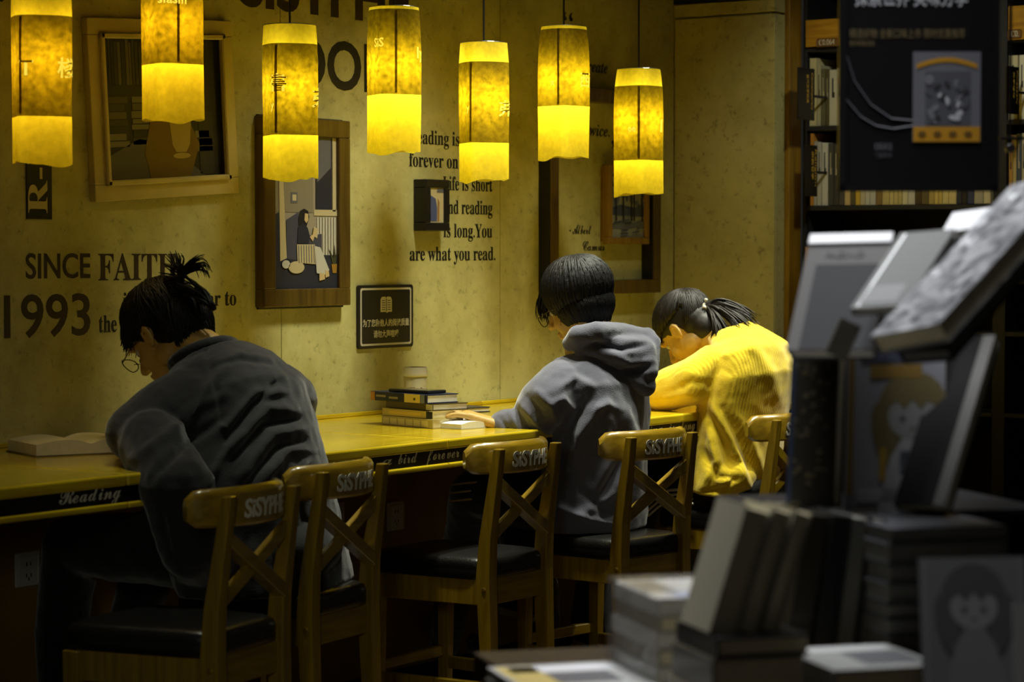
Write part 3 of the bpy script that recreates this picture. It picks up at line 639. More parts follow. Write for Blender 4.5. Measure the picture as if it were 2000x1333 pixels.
def add_hand(mb, wrist, d, up, side, s=1, curl=25, thumb=1, spread=.8):
    d, up = Vector(d).normalized(), Vector(up).normalized(); sd = d.cross(up).normalized()*side; up = (up - d*up.dot(d)).normalized()
    wrist = Vector(wrist)
    for k, (o_, ln, kn) in enumerate(((-.030,.058,.074),(-.011,.074,.082),(.010,.080,.086),(.030,.070,.083))):
        kp = wrist + d*kn*s + sd*o_*s + up*.004*s; mb.cap(wrist + sd*o_*.55*s, .016*s, kp, .0115*s, 10)
        p = kp; dd = (d + sd*o_*spread*6*.5).normalized(); pts = [p]; ang = math.radians(curl*(.7 if k else .9))
        for j, f in enumerate((.46,.3,.24)):
            dd = (dd*math.cos(ang*(j+.4)) - up*math.sin(ang*(j+.4))).normalized() if j == 0 else (dd*math.cos(ang) - up*math.sin(ang)).normalized()
            p = p + dd*ln*f*s; pts.append(p)
        mb.chain(pts, [.0092*s,.0082*s,.0076*s,.0062*s], 10)
    t0 = wrist + d*.022*s + sd*.024*s*thumb; dd = (d*.75 + sd*.75*thumb - up*.25).normalized()
    mb.chain([t0, t0+dd*.034*s, t0+dd*.034*s+(dd+d*.5).normalized()*.028*s, t0+dd*.034*s+(dd+d*.5).normalized()*.028*s+(dd*.6+d).normalized()*.022*s],[.016*s,.0125*s,.0105*s,.008*s],10)
def tufts(name, M, specs, m, parent, off, seed=1, r0=.0042, nseg=9, E=((0,-.012,.038),(.085,.105,.094))):
    """locks of hair combed over the skull: each spec (start dir fn, end dir fn, count, lift, tail)"""
    rd = random.Random(seed); mb = MB(); c, r = Vector(E[0]), E[1]
    for sfn, efn, n, lift, tail in specs:
        for i in range(int(n*1.7)):
            a = Vector(sfn(rd)).normalized(); b = Vector(efn(rd)).normalized(); ax = a.cross(b); an = a.angle(b)
            if ax.length < 1e-4: continue
            ax.normalize(); lf = lift*rd.uniform(.6,1.5); pts = []; wob = rd.uniform(-.06,.06)
            for k in range(nseg+1):
                t = k/nseg; q = a.copy(); q.rotate(Matrix.Rotation(an*t,3,ax)); q = (q + ax*wob*math.sin(PI*t)).normalized()
                R_ = 1 + lf*math.sin(PI*min(1,t*.9+.05)) + .012*rd.uniform(-1,1)
                pts.append(M @ (c + Vector((q.x*r[0],q.y*r[1],q.z*r[2]))*R_))
            if tail:
                tl = tail[0]*rd.uniform(.6,1.2); dv = (pts[-1]-pts[-2]).normalized(); g = Vector(tail[1])
                for k in range(3):
                    dv = (dv*.6 + g*.5 + Vector((rd.uniform(-.2,.2),rd.uniform(-.2,.2),rd.uniform(-.15,.1)))).normalized(); pts.append(pts[-1]+dv*tl/3)
            L_ = len(pts); rr0 = r0*.72*rd.uniform(.6,1.3)
            mb.tube(pts, [rr0*(.45+.55*math.sin(PI*min(.5,(k+1)/L_*1.2))) * (1 if k < L_-4 else (L_-k)/4.2) for k in range(L_)], 5)
    return mb.out(name, m, parent, smooth=True, M=Matrix.Translation(-off))
def spray(pts_list, name, m, parent, off, r0=.003, seed=2, n=6, jit=.012):
    rd = random.Random(seed); mb = MB()
    for pts in pts_list:
        for i in range(n):
            j = [Vector((rd.uniform(-jit,jit),rd.uniform(-jit,jit),rd.uniform(-jit,jit))) for _ in range(2)]
            L_ = len(pts); q = [Vector(p) + (j[0]*(1-k/(L_-1))*.5 + j[1]*(k/(L_-1))*1.6) for k,p in enumerate(pts)]
            # resample smoothly
            out = []
            for k in range(L_-1):
                p0,p1,p2,p3 = q[max(k-1,0)],q[k],q[k+1],q[min(k+2,L_-1)]
                for s_ in (0,.33,.66): out.append(.5*((2*p1)+(p2-p0)*s_+(2*p0-5*p1+4*p2-p3)*s_*s_+(3*p1-p0-3*p2+p3)*s_**3))
            out.append(q[-1]); K = len(out); mb.tube(out, [r0*rd.uniform(.8,1.2)*(1-.85*(k/(K-1))**1.6) for k in range(K)], 5)
    return mb.out(name, m, parent, smooth=True, M=Matrix.Translation(-off))
def glasses(M, parent, off, w=.026, h=.02, y=.105):
    b = MB()
    for s in (-1,1):
        b.tube([M@Vector((s*.034+w*math.cos(a), y-.006*abs(math.cos(a)), .0+h*math.sin(a))) for a in [2*PI*k/20 for k in range(21)]], .0014, 6, cap=False)
        b.tube([M@Vector(q) for q in ((s*.06,y-.006,.006),(s*.072,y-.05,.008),(s*.079,y-.1,.004),(s*.08,y-.118,-.012))], .0015, 6)
    b.tube([M@Vector(q) for q in ((-.009,y,.004),(0,y+.003,.007),(.009,y,.004))], .0014, 6)
    g = b.out('glasses', mat('dark_metal',(60,50,30),.3,.8), parent, M=Matrix.Translation(-off))
    return g
def shoe(M, parent, off, upper, sole):
    b = MB(); b.loft([((0,-.13,.045),(.028,0,0),(0,0,.03)),((0,-.1,.05),(.038,0,0),(0,0,.045)),((0,-.03,.055),(.042,0,0),(0,0,.05)),((0,.04,.042),(.046,0,0),(0,0,.036)),((0,.1,.034),(.044,0,0),(0,0,.026)),((0,.14,.03),(.026,0,0),(0,0,.016))],20)
    b.ell((0,-.075,.09),(.036,.05,.03)); u = b.out('shoe', upper, parent, smooth=True, M=Matrix.Translation(-off)@M)
    pr = [(.047*math.cos(a)*(1 if math.sin(a)>0 else .85), .01+.145*math.sin(a)) for a in [2*PI*k/28 for k in range(28)]]
    MB().prism(pr, .026, None, .003).out('sole', sole, u, M=Matrix.Translation(-off)@M)
    l = MB()
    for k in range(4): l.box((-.022,.0+k*.02,.083-k*.009),(.022,.006+k*.02,.09-k*.009),.001)
    l.out('laces', M_letter, u, M=Matrix.Translation(-off)@M)
def fabric(name, col, var=.12, rough=.85, bump=.3, bscale=220, sheen=.3): return mat(name, col, rough, var=var, vscale=18, bump=bump, bscale=bscale, sheen=sheen, spec=.25)
rng = lambda rd,a,b: rd.uniform(a,b)
# ---------- person in black shirt
X1 = 4.42; off = Vector((X1,3.76,0))
p1 = thing('person', 'person in a loose black shirt with topknot and glasses, bent over a book', 'person', off)
hip, waist, chest, up_, neck = Vector((X1,3.735,.665)), Vector((X1,3.80,.79)), Vector((X1,3.86,.94)), Vector((X1,3.92,1.04)), Vector((X1,3.965,1.10))
HM = headM(tuple(onX(325,652,X1)), 42, 4, 0, 1.0)
b = MB(); add_head(b, HM)
b.chain([HM@Vector((0,-.03,-.05)), neck, up_],[.058,.058,.07],16)
b.loft([(hip,(.14,0,0),(0,.09,.02)),(waist,(.13,0,0),(0,.085,-.03)),(chest,(.16,0,0),(0,.09,-.05)),(up_,(.15,0,0),(0,.07,-.05))])
arms1 = {-1:[(X1-.19,3.90,1.0),(X1-.30,3.935,.925),(X1-.10,4.10,.905)], 1:[(X1+.19,3.90,1.0),(X1+.24,4.0,.915),(X1+.06,4.17,.905)]}
for s,a in arms1.items():
    b.chain([Vector(q) for q in a],[.045,.038,.027]); w_ = Vector(a[2]); add_hand(b, w_, (Vector(a[2])-Vector(a[1])), (0,0,1), s, .95, 30, 1)
for s in (-1,1): b.chain([Vector((X1+s*.085,3.78,.635)),Vector((X1+s*.13,4.02,.635)),Vector((X1+s*.155,4.25,.625)),Vector((X1+s*.13,4.33,.4)),Vector((X1+s*.1,4.36,.13)),Vector((X1+s*.1,4.40,.05))],[.07,.06,.05,.045,.036,.028])
remesh(b,'body',M_skin,p1,off,.0052,2); add_eyes(HM,p1,off)
sh = fabric('black_shirt', (27,26,29), .08, .8, .25, 260)
b = MB()
Lf = [(690,365,1130,.55),(682,345,1085,.6),(655,322,1010,.69),(628,318,930,.79),(600,335,840,.9),(570,345,775,.985)]
Y1 = lambda z: 3.755 + (z-.55)*.21
b.loft([((X1-.02,Y1(.55),.555),(.29,0,0),(0,.13,.01)),((X1-.03,Y1(.62),.62),(.29,0,0),(0,.135,.01)),((X1-.03,Y1(.71),.71),(.275,0,0),(0,.135,-.02)),((X1-.03,Y1(.8),.80),(.25,0,0),(0,.14,-.045)),((X1-.01,Y1(.9)+.02,.90),(.235,0,0),(0,.14,-.06)),((X1,3.875,.985),(.22,0,0),(0,.125,-.075)),((X1,3.925,1.045),(.19,0,0),(0,.1,-.075)),((X1,3.955,1.085),(.12,0,0),(0,.08,-.055))],32)
for s,a in arms1.items(): b.chain([Vector((X1+s*.165,3.88,1.005)),Vector((X1+s*.22,3.90,.975)),Vector(a[1])+Vector((0,-.01,.005)),Vector(a[2])*.6+Vector(a[1])*.4],[.075,.08,.068,.052],18)
b.chain([Vector((X1-.33,3.72,.68)),Vector((X1-.36,3.735,.82)),Vector((X1-.31,3.86,.91))],[.075,.085,.08]); b.chain([Vector((X1-.33,3.72,.68)),Vector((X1-.2,3.76,.62))],[.075,.08])
F = [([(398,665),(412,722),(430,790),(440,860)],7,-.007),([(412,718),(470,700),(540,712),(600,750)],6,-.006),([(412,712),(470,692),(540,704)],6,.004),
     ([(445,835),(500,770),(560,765)],11,.013),([(455,875),(520,800),(585,800)],12,.014),([(440,860),(490,790),(545,745)],7,-.012),([(470,930),(530,850),(600,835)],12,.012),([(450,905),(510,830),(590,818)],6,-.011),
     ([(380,800),(420,740),(445,720)],10,.009),([(330,860),(400,790),(440,770)],12,.011),([(300,930),(370,860),(440,815)],9,-.010),([(260,900),(340,840),(400,760)],12,.009),([(500,960),(560,880),(615,880)],10,.011),([(480,950),(540,875),(600,860)],6,-.010),
     ([(560,960),(600,900)],8,.009),([(400,960),(430,900),(470,850)],8,.010),([(330,1000),(345,1080)],8,.008),([(610,990),(650,1100)],9,.010),([(585,980),(615,1100)],6,-.010),([(430,840),(440,830)],9,.012),([(360,700),(400,680),(425,660)],6,-.006)]
remesh(b,'shirt',sh,p1,off,.006,4,F,.0035,16)
cb = MB(); cpts = [neck + Vector((.085*math.sin(a), .012+.07*math.cos(a)*.9, .0-.035*math.cos(a))) for a in [2*PI*k/22+.0 for k in range(23)]]
cb.tube(cpts, .016, 8, cap=False); remesh(cb,'collar',sh,p1,off,.005,2)
b = MB(); tr = fabric('black_trousers',(16,15,16),.1,.9,.2)
for s in (-1,1): b.chain([Vector((X1+s*.085,3.75,.635)),Vector((X1+s*.13,4.02,.635)),Vector((X1+s*.16,4.27,.63)),Vector((X1+s*.13,4.34,.4)),Vector((X1+s*.1,4.36,.13))],[.1,.09,.075,.065,.055],16)
b.ell((X1,3.73,.64),(.17,.13,.09)); remesh(b,'trousers',tr,p1,off,.008,3,(),.004,12)
for s in (-1,1): shoe(Matrix.Translation((X1+s*.1,4.385,.0))@Matrix.Rotation(s*-.1,4,'Z')@Matrix.Scale(.9,4), p1, off, M_black, M_letter)
b = MB(); b.ell((0,-.014,.042),(.082,.1,.09),HM,24,16); b.ell((0,-.045,-.01),(.076,.074,.075),HM,24,16); remesh(b,'hair',M_hair,p1,off,.006,2,(),.003,40)
CUR = [0]
S_ = lambda x,y,z,j=.25: (lambda rd: (x+rng(rd,-j,j), y+rng(rd,-j,j), z+rng(rd,-j,j)))
def ring_end(a0,a1,z0,z1): return lambda rd: (lambda a: (math.sin(a), math.cos(a), rng(rd,z0,z1)))(rng(rd,a0,a1))
tufts('hair', HM, [(S_(0,-.3,1,.2), ring_end(-.9,.9,.15,.5), 90, .05, (.035,(0,.3,-1))),
    (S_(0,-.3,1,.2), ring_end(-2.2,-.9,-.1,.25), 110, .05, (.03,(0,-.2,-1))), (S_(0,-.3,1,.2), ring_end(.9,2.2,-.1,.25), 60, .05, (.03,(0,-.2,-1))),
    (S_(0,-.3,1,.3), ring_end(2.0,4.3,-.95,-.35), 260, .05, (.035,(0,-.6,-.6)))], M_hair, p1, off, 3, .0048)
tufts('hair', HM, [(S_(0,-1,.9,.4), ring_end(1.7,4.6,-1.2,-.5), 260, .05, (.028,(0,-.5,-.7)))], M_hair, p1, off, 31, .0045, E=((0,-.045,-.01),(.080,.080,.080)))
def PX(X): return lambda x,y: onX(x,y,X)
P = PX(X1-.02)
tk = [P(350,572),P(352,552),P(352,536)]
spray([tk+[P(338,522),P(322,508)],tk+[P(345,515),P(340,500)],tk+[P(365,515),P(382,503)],tk+[P(372,522),P(392,514),P(404,533)],tk+[P(378,522),P(398,520),P(405,532)],tk+[P(330,528),P(322,524)],tk+[P(375,512),P(388,508)],tk+[P(358,512),P(352,503)]],'topknot',M_hair,p1,off,.0042,5,9,.009)
spray([[P(300,575),P(320,562),P(352,556)],[P(275,590),P(310,560),P(350,555)],[P(400,590),P(385,568),P(358,556)],[P(415,600),P(395,575),P(356,556)]],'topknot',M_hair,p1,off,.0045,6,14,.02)
MB().tube([P(352,540)+Vector((.014*math.cos(a),.014*math.sin(a),0)) for a in [2*PI*k/12 for k in range(13)]],.004,6,cap=False).out('hair_tie',M_black,p1,M=Matrix.Translation(-off))
glasses(HM,p1,off,.027,.02,.122)
# ---------- person in grey hoodie
X2 = 5.86; off = Vector((X2,3.80,0))
p2 = thing('person', 'person with short black hair in a grey hoodie, sitting in the middle, back turned', 'person', off)
hip, waist, chest, up_, neck = Vector((X2,3.775,.62)), Vector((X2,3.765,.75)), Vector((X2,3.76,.895)), Vector((X2,3.775,1.0)), Vector((X2,3.81,1.085))
HM = headM(tuple(onX(1131,592,X2)), 25, 3, -4, 1.0)
b = MB(); add_head(b, HM, False); b.chain([HM@Vector((0,-.02,-.05)), neck, up_],[.056,.056,.07],16)
b.loft([(hip,(.14,0,0),(0,.09,0)),(waist,(.12,0,0),(0,.085,0)),(chest,(.15,0,0),(0,.09,-.01)),(up_,(.15,0,0),(0,.07,-.02))])
elbow = onX(1030,838,X2-.215); wr = onX(975,832,X2-.26)
arms2 = {-1:[(X2-.175,3.785,.985),tuple(elbow),tuple(wr)], 1:[(X2+.175,3.785,.985),(X2+.26,3.90,.905),(X2+.26,4.06,.895)]}
tipd = onX(905,802,X2-.31) - wr
for s,a in arms2.items():
    b.chain([Vector(q) for q in a],[.042,.036,.026])
    if s < 0: add_hand(b, wr+tipd.normalized()*.005, tipd+Vector((0,0,-.015)), (.1,-.15,1), 1, 1.1, 16, 1, 1.5)
    else: add_hand(b, a[2], Vector(a[2])-Vector(a[1]), (0,0,1), s, .95, 30, 1)
kneeL = onX(925,962,X2-.13); ankL = onZ(868,1262,.1)
b.chain([Vector((X2-.09,3.82,.63)),Vector((X2-.11,4.0,.64)),kneeL,kneeL*.5+ankL*.5,ankL],[.07,.06,.05,.042,.034]); b.chain([Vector((X2+.09,3.82,.63)),Vector((X2+.11,4.0,.63)),Vector((X2+.11,4.14,.605)),Vector((X2+.05,4.0,.36)),Vector((X2-.02,3.93,.25))],[.07,.06,.05,.042,.034])
remesh(b,'body',M_skin,p2,off,.0048,2); add_eyes(HM,p2,off)
hd = fabric('grey_hoodie', (88,88,102), .1, .9, .3, 300, .5)
b = MB()
b.loft([((X2,3.775,.555),(.195,0,0),(0,.14,0)),((X2,3.775,.6),(.2,0,0),(0,.145,0)),((X2,3.77,.68),(.19,0,0),(0,.14,0)),((X2,3.765,.77),(.185,0,0),(0,.135,0)),((X2,3.76,.87),(.2,0,0),(0,.135,-.01)),((X2,3.765,.96),(.205,0,0),(0,.125,-.02)),((X2,3.785,1.02),(.175,0,0),(0,.1,-.03)),((X2,3.81,1.055),(.1,0,0),(0,.075,-.02))],32)
A = arms2[-1]; b.chain([Vector((X2-.15,3.78,.975)),Vector((X2-.2,3.80,.93)),Vector(A[1])+Vector((0,0,.002)),Vector(A[1])*.25+Vector(A[2])*.75,Vector(A[1])*.1+Vector(A[2])*.9],[.072,.078,.062,.05,.04],18)
A = arms2[1]; b.chain([Vector((X2+.15,3.78,.975)),Vector((X2+.2,3.82,.95)),Vector(A[1]),Vector(A[1])*.3+Vector(A[2])*.7],[.07,.074,.06,.04],18)
Fh = [([(1110,720),(1130,800),(1110,900),(1085,960)],8,-.006),([(975,815),(1000,850),(1020,868)],5,-.007),([(990,800),(1015,840),(1040,865)],5,.008),([(1003,795),(1030,835),(1055,855)],5,-.009),([(1015,785),(1050,830),(1075,850)],6,.010),([(1030,775),(1065,815)],6,-.008),([(1045,760),(1080,800),(1090,830)],8,.009),
      ([(1175,790),(1130,850),(1105,930)],10,.012),([(1150,780),(1110,840),(1090,900)],7,-.011),([(1185,800),(1200,880),(1160,960)],10,.011),([(1205,780),(1235,860),(1200,960),(1130,1010)],12,.014),([(1190,830),(1215,900),(1160,990)],7,-.012),([(1225,800),(1250,880),(1240,980)],9,.010),
      ([(1140,960),(1180,1000),(1230,1010)],8,-.010),([(1090,990),(1150,1015),(1210,1025)],7,.010),([(1090,760),(1120,740),(1160,755)],8,.008),([(1075,790),(1100,780),(1120,800)],7,.008),([(1160,800),(1185,790),(1205,800)],9,.010)]
remesh(b,'hoodie',hd,p2,off,.0058,4,Fh,.003,18)
# hood: a thick collar ring open towards the face with a bag hanging behind
Q = PX(X2); b = MB()
b.chain([onX(1112,672,X2-.10),onX(1128,655,X2-.12),onX(1165,648,X2-.09),onX(1215,650,X2+.02),onX(1262,660,X2+.10)],[.022,.028,.03,.03,.026],14)
b.chain([onX(1150,680,X2-.08),onX(1205,692,X2-.02),onX(1250,690,X2+.05),onX(1262,725,X2+.04)],[.045,.052,.05,.036],14)
b.chain([onX(1185,715,X2-.02),onX(1235,742,X2+.02),onX(1262,755,X2+.04)],[.04,.042,.03],14)
b.chain([onX(1262,660,X2+.10),onX(1279,668,X2+.09),onX(1274,720,X2+.06)],[.03,.018,.02],12)
remesh(b,'hood',hd,p2,off,.0058,3,[([(1125,685),(1165,672),(1215,682),(1265,672)],6,-.012),([(1130,700),(1180,705),(1225,745),(1255,790)],8,-.009),([(1150,665),(1210,662),(1275,672)],6,.006),([(1190,690),(1230,710),(1270,705)],8,.009),([(1200,725),(1240,725),(1272,715)],6,-.009),([(1160,690),(1200,715),(1240,755)],8,.008)],.002,20)
cf = MB(); cf.chain([Vector(arms2[-1][1])*.12+Vector(arms2[-1][2])*.88, Vector(arms2[-1][2])],[.037,.034],14); remesh(cf,'cuff',hd,p2,off,.005,2)
wa = MB(); ax = (tipd).normalized(); w0 = wr+ax*.012; u1 = ax.cross(Vector((0,0,1))).normalized(); u2 = ax.cross(u1)
wa.tube([w0+(u1*.031+Vector((0,0,0)))*math.cos(a)+u2*.026*math.sin(a) for a in [2*PI*k/18 for k in range(19)]],.004,6,cap=False); wa.ell(w0-u2*.026,(.012,.012,.006)); wa.out('wristwatch',M_letter,p2,M=Matrix.Translation(-off))
b = MB(); tr2 = fabric('striped_trousers',(18,18,20),.1,.85,.2)
kneeL = onX(925,962,X2-.13); ankL = onZ(868,1262,.1)
b.chain([Vector((X2-.09,3.79,.63)),Vector((X2-.11,4.0,.645)),kneeL,kneeL*.5+ankL*.5,ankL],[.1,.088,.07,.062,.05],16)
b.chain([Vector((X2+.09,3.79,.63)),Vector((X2+.11,4.0,.635)),Vector((X2+.11,4.15,.61)),Vector((X2+.05,4.0,.36)),Vector((X2-.02,3.93,.27))],[.1,.088,.07,.062,.05],16)
b.ell((X2,3.775,.62),(.165,.12,.08)); remesh(b,'trousers',tr2,p2,off,.007,3,(),.004,12)
st = MB()
for k in range(3):
    c0 = kneeL + Vector((0,0,.030-.024*k)); st.tube([c0+Vector((.076*math.cos(a),.076*math.sin(a),.006*math.sin(a*2))) for a in [math.radians(150+14*j) for j in range(11)]],.003,5)
st.out('stripes',mat('ochre_stripe',(150,120,40),.7),p2,M=Matrix.Translation(-off))
sfL = onZ(850,1298,0); shoe(Matrix.Translation((sfL.x,sfL.y-.05,0))@Matrix.Rotation(.25,4,'Z')@Matrix.Scale(.95,4),p2,off,M_black,mat('sole_rubber',(150,140,100),.7))
sr = onX(992,1198,X2-.05); shoe(Matrix.Translation((sr.x,sr.y,sr.z))@Matrix.Rotation(-.2,4,'Z')@Matrix.Rotation(.12,4,'X')@Matrix.Scale(.9,4),p2,off,M_black,mat('sole_rubber',(150,140,100),.7))
b = MB(); b.ell((0,-.014,.040),(.083,.104,.092),HM,24,16); b.ell((0,-.022,-.018),(.079,.080,.066),HM,24,16); remesh(b,'hair',M_hair,p2,off,.006,2,(),.002,40)
tufts('hair', HM, [(S_(0,-.25,1,.12), ring_end(-1.95,-.7,-.85,-.5), 240, .085, (.03,(0,.1,-1))), (S_(0,-.25,1,.12), ring_end(.75,1.9,-.8,-.45), 70, .085, (.03,(0,.1,-1))),
    (S_(0,-.25,1,.12), ring_end(-.8,.8,.0,.3), 70, .07, (.045,(0,.25,-1))), (S_(0,-.25,1,.15), ring_end(1.8,4.5,-.95,-.7), 260, .06, (.03,(0,.1,-1)))], M_hair, p2, off, 9, .0046)
Pz = PX(X2-.06)
spray([[Pz(1085,535),Pz(1062,560),Pz(1052,600),Pz(1056,625)],[Pz(1080,540),Pz(1060,572),Pz(1050,590),Pz(1050,618)],[Pz(1095,530),Pz(1070,565),Pz(1062,600),Pz(1066,632)]],'hair',M_hair,p2,off,.003,8,7,.006)
tufts('hair', HM, [(ring_end(.9,5.4,-.1,.5), ring_end(.95,5.33,-1.5,-.8), 10, .03, (.02,(0,.1,-1))),(lambda rd: CUR.__setitem__(0, rd.uniform(.95,5.33)) or (math.sin(CUR[0]),math.cos(CUR[0]),.6), lambda rd: (math.sin(CUR[0]),math.cos(CUR[0]),rd.uniform(-1.5,-.9)), 380, .025, (.02,(0,.1,-1)))], M_hair, p2, off, 32, .0044, E=((0,-.013,-.012),(.081,.087,.078)))
glasses(HM,p2,off,.026,.021,.118)
# ---------- person in yellow sweater
X3 = 6.64; off = Vector((X3,3.76,0))
p3 = thing('person', 'person with a ponytail in a bright yellow knitted sweater, head bowed over the counter', 'person', off)
hip, mid, chest, up_, neck = Vector((X3,3.76,.64)), Vector((X3,3.73,.79)), Vector((X3,3.705,.93)), Vector((X3,3.72,1.03)), Vector((X3,3.79,1.075))
HM = headM(tuple(onX(1344,645,X3)), 50, -2, 0, .98)
b = MB(); add_head(b, HM); b.chain([HM@Vector((0,-.03,-.05)), neck, up_],[.052,.052,.065],16)
b.loft([(hip,(.13,0,0),(0,.09,0)),(mid,(.11,0,0),(0,.08,0)),(chest,(.14,0,0),(0,.085,-.02)),(up_,(.13,0,0),(0,.07,-.03))])
arms3 = {-1:[(X3-.155,3.75,1.0),(X3-.16,3.915,.905),(X3-.02,4.10,.90)], 1:[(X3+.155,3.75,1.0),(X3+.2,3.95,.905),(X3+.05,4.1,.9)]}
for s,a in arms3.items(): b.chain([Vector(q) for q in a],[.04,.034,.025]); add_hand(b, a[2], Vector(a[2])-Vector(a[1]), (0,0,1), s, .88, 30, 1)
for s in (-1,1): b.chain([Vector((X3+s*.085,3.80,.62)),Vector((X3+s*.09,3.95,.62)),Vector((X3+s*.1,4.11,.61)),Vector((X3+s*.1,4.19,.35)),Vector((X3+s*.1,4.24,.13)),Vector((X3+s*.1,4.27,.05))],[.065,.058,.048,.04,.034,.026])
remesh(b,'body',M_skin,p3,off,.0052,2); add_eyes(HM,p3,off)
sw = fabric('yellow_knit', (250,214,40), .05, .9, 0, 200, .4); nt = sw.node_tree; bs = nt.nodes['Principled BSDF']
bs.inputs['Base Color'].default_value = (*lin((250,214,40)),1)
wv = nt.nodes.new('ShaderNodeTexWave'); wv.wave_type='BANDS'; wv.bands_direction='X'; wv.inputs['Scale'].default_value = 42; wv.inputs['Distortion'].default_value = 1.2; wv.inputs['Detail'].default_value = 2
nz = nt.nodes.new('ShaderNodeTexNoise'); nz.inputs['Scale'].default_value = 220
ad = nt.nodes.new('ShaderNodeMath'); ad.operation='ADD'; bp = nt.nodes.new('ShaderNodeBump'); bp.inputs['Strength'].default_value=.3; bp.inputs['Distance'].default_value=.002
tc = nt.nodes['Texture Coordinate']; nt.links.new(tc.outputs['Object'],wv.inputs['Vector']); nt.links.new(tc.outputs['Object'],nz.inputs['Vector']); nt.links.new(wv.outputs['Fac'],ad.inputs[0]); nt.links.new(nz.outputs['Fac'],ad.inputs[1]); nt.links.new(ad.outputs[0],bp.inputs['Height']); nt.links.new(bp.outputs[0],bs.inputs['Normal'])
b = MB()
b.loft([((X3,3.755,.60),(.19,0,0),(0,.13,.02)),((X3,3.75,.66),(.19,0,0),(0,.135,.0)),((X3,3.735,.76),(.18,0,0),(0,.135,0)),((X3,3.715,.86),(.185,0,0),(0,.135,-.01)),((X3,3.69,.96),(.19,0,0),(0,.13,-.02)),((X3,3.695,1.035),(.17,0,0),(0,.11,-.035)),((X3,3.73,1.075),(.11,0,0),(0,.085,-.035)),((X3,3.765,1.105),(.075,0,0),(0,.07,-.03))],32)
for s,a in arms3.items(): b.chain([Vector((X3+s*.13,3.745,.995)),Vector((X3+s*.16,3.79,.955)),Vector(a[1])+Vector((0,-.01,.012)),Vector(a[1])*.4+Vector(a[2])*.6,Vector(a[1])*.1+Vector(a[2])*.9],[.07,.076,.066,.05,.036],18)
b.ell((X3-.1,3.69,.655),(.09,.07,.06))
Fy = [([(1405,690),(1395,740),(1378,765)],6,-.006),([(1375,800),(1410,860),(1440,960)],10,-.014),([(1390,790),(1430,860),(1462,950)],9,.012),([(1385,830),(1400,900),(1370,960)],9,.012),([(1410,800),(1450,880),(1480,960)],7,-.009),([(1430,790),(1470,870),(1500,950)],9,.008),([(1372,880),(1400,930),(1440,935)],8,-.011),([(1370,962),(1410,958),(1445,935)],5,-.010),([(1320,760),(1350,745),(1385,750)],8,-.007),([(1300,780),(1340,770),(1370,775)],7,.006),([(1460,660),(1500,720),(1530,800)],12,.006)]
remesh(b,'sweater',sw,p3,off,.0062,3,Fy,.003,16)
b = MB(); tr3 = fabric('side_stripe_trousers',(20,20,22),.1,.85,.2)
for s in (-1,1): b.chain([Vector((X3+s*.085,3.78,.62)),Vector((X3+s*.09,3.95,.625)),Vector((X3+s*.1,4.12,.62)),Vector((X3+s*.1,4.2,.35)),Vector((X3+s*.1,4.24,.13))],[.09,.085,.07,.058,.05],16)
b.ell((X3,3.72,.615),(.155,.12,.07)); remesh(b,'trousers',tr3,p3,off,.008,3,(),.003,12)
st = MB()
for k in range(3): st.tube([onX(1262+i*22+k*2, 990+k*9-math.sin(i*.6)*34, X3-.205) for i in range(5)],.0045,5)
st.out('stripes',M_letter,p3,M=Matrix.Translation(-off))
for s in (-1,1): shoe(Matrix.Translation((X3+s*.1,4.26,0))@Matrix.Scale(.85,4),p3,off,M_black,M_letter)
b = MB(); b.ell((0,-.014,.038),(.08,.1,.086),HM,24,16); b.ell((0,-.045,-.005),(.07,.066,.066),HM,24,16); b.ell((0,-.055,-.05),(.064,.056,.062),HM,24,16); remesh(b,'hair',M_hair2,p3,off,.006,2,(),.001,40)
tufts('hair', HM, [(ring_end(-2.2,2.2,-.05,.15) , S_(0,-.85,.75,.08), 240, .025, None), (ring_end(2.2,4.1,-.65,-.3), S_(0,-.85,.7,.1), 110, .02, None),(ring_end(1.75,4.55,-1.1,-.5), S_(0,-.85,.75,.1), 120, .03, None)], M_hair2, p3, off, 12, .0036)
Pt = PX(X3); tie = onX(1382,600,X3-.01)
spray([[tie, onX(1398,592,X3), onX(1422,600,X3), onX(1455,615,X3), onX(1474,633,X3)],[tie, onX(1400,590,X3), onX(1435,600,X3+.02), onX(1466,625,X3)],[tie, onX(1400,605,X3-.03), onX(1430,628,X3-.04), onX(1445,650,X3-.05)],[tie, onX(1395,612,X3-.04), onX(1412,640,X3-.06), onX(1418,662,X3-.06)],[tie, onX(1392,618,X3-.05), onX(1398,645,X3-.07), onX(1396,668,X3-.07)],[tie, onX(1405,600,X3), onX(1440,622,X3-.02), onX(1462,645,X3-.02)]],'ponytail',M_hair2,p3,off,.0048,4,16,.011)
b = MB(); b.tube([tie+HM.to_3x3()@Vector((.016*math.cos(a),0,.016*math.sin(a))) for a in [2*PI*k/12 for k in range(13)]],.005,6,cap=False)
b.ell(tie+Vector((-.01,0,.022)),.006); b.ell(tie+Vector((-.022,0,.0)),.005); b.out('hair_tie',M_letter,p3,M=Matrix.Translation(-off))
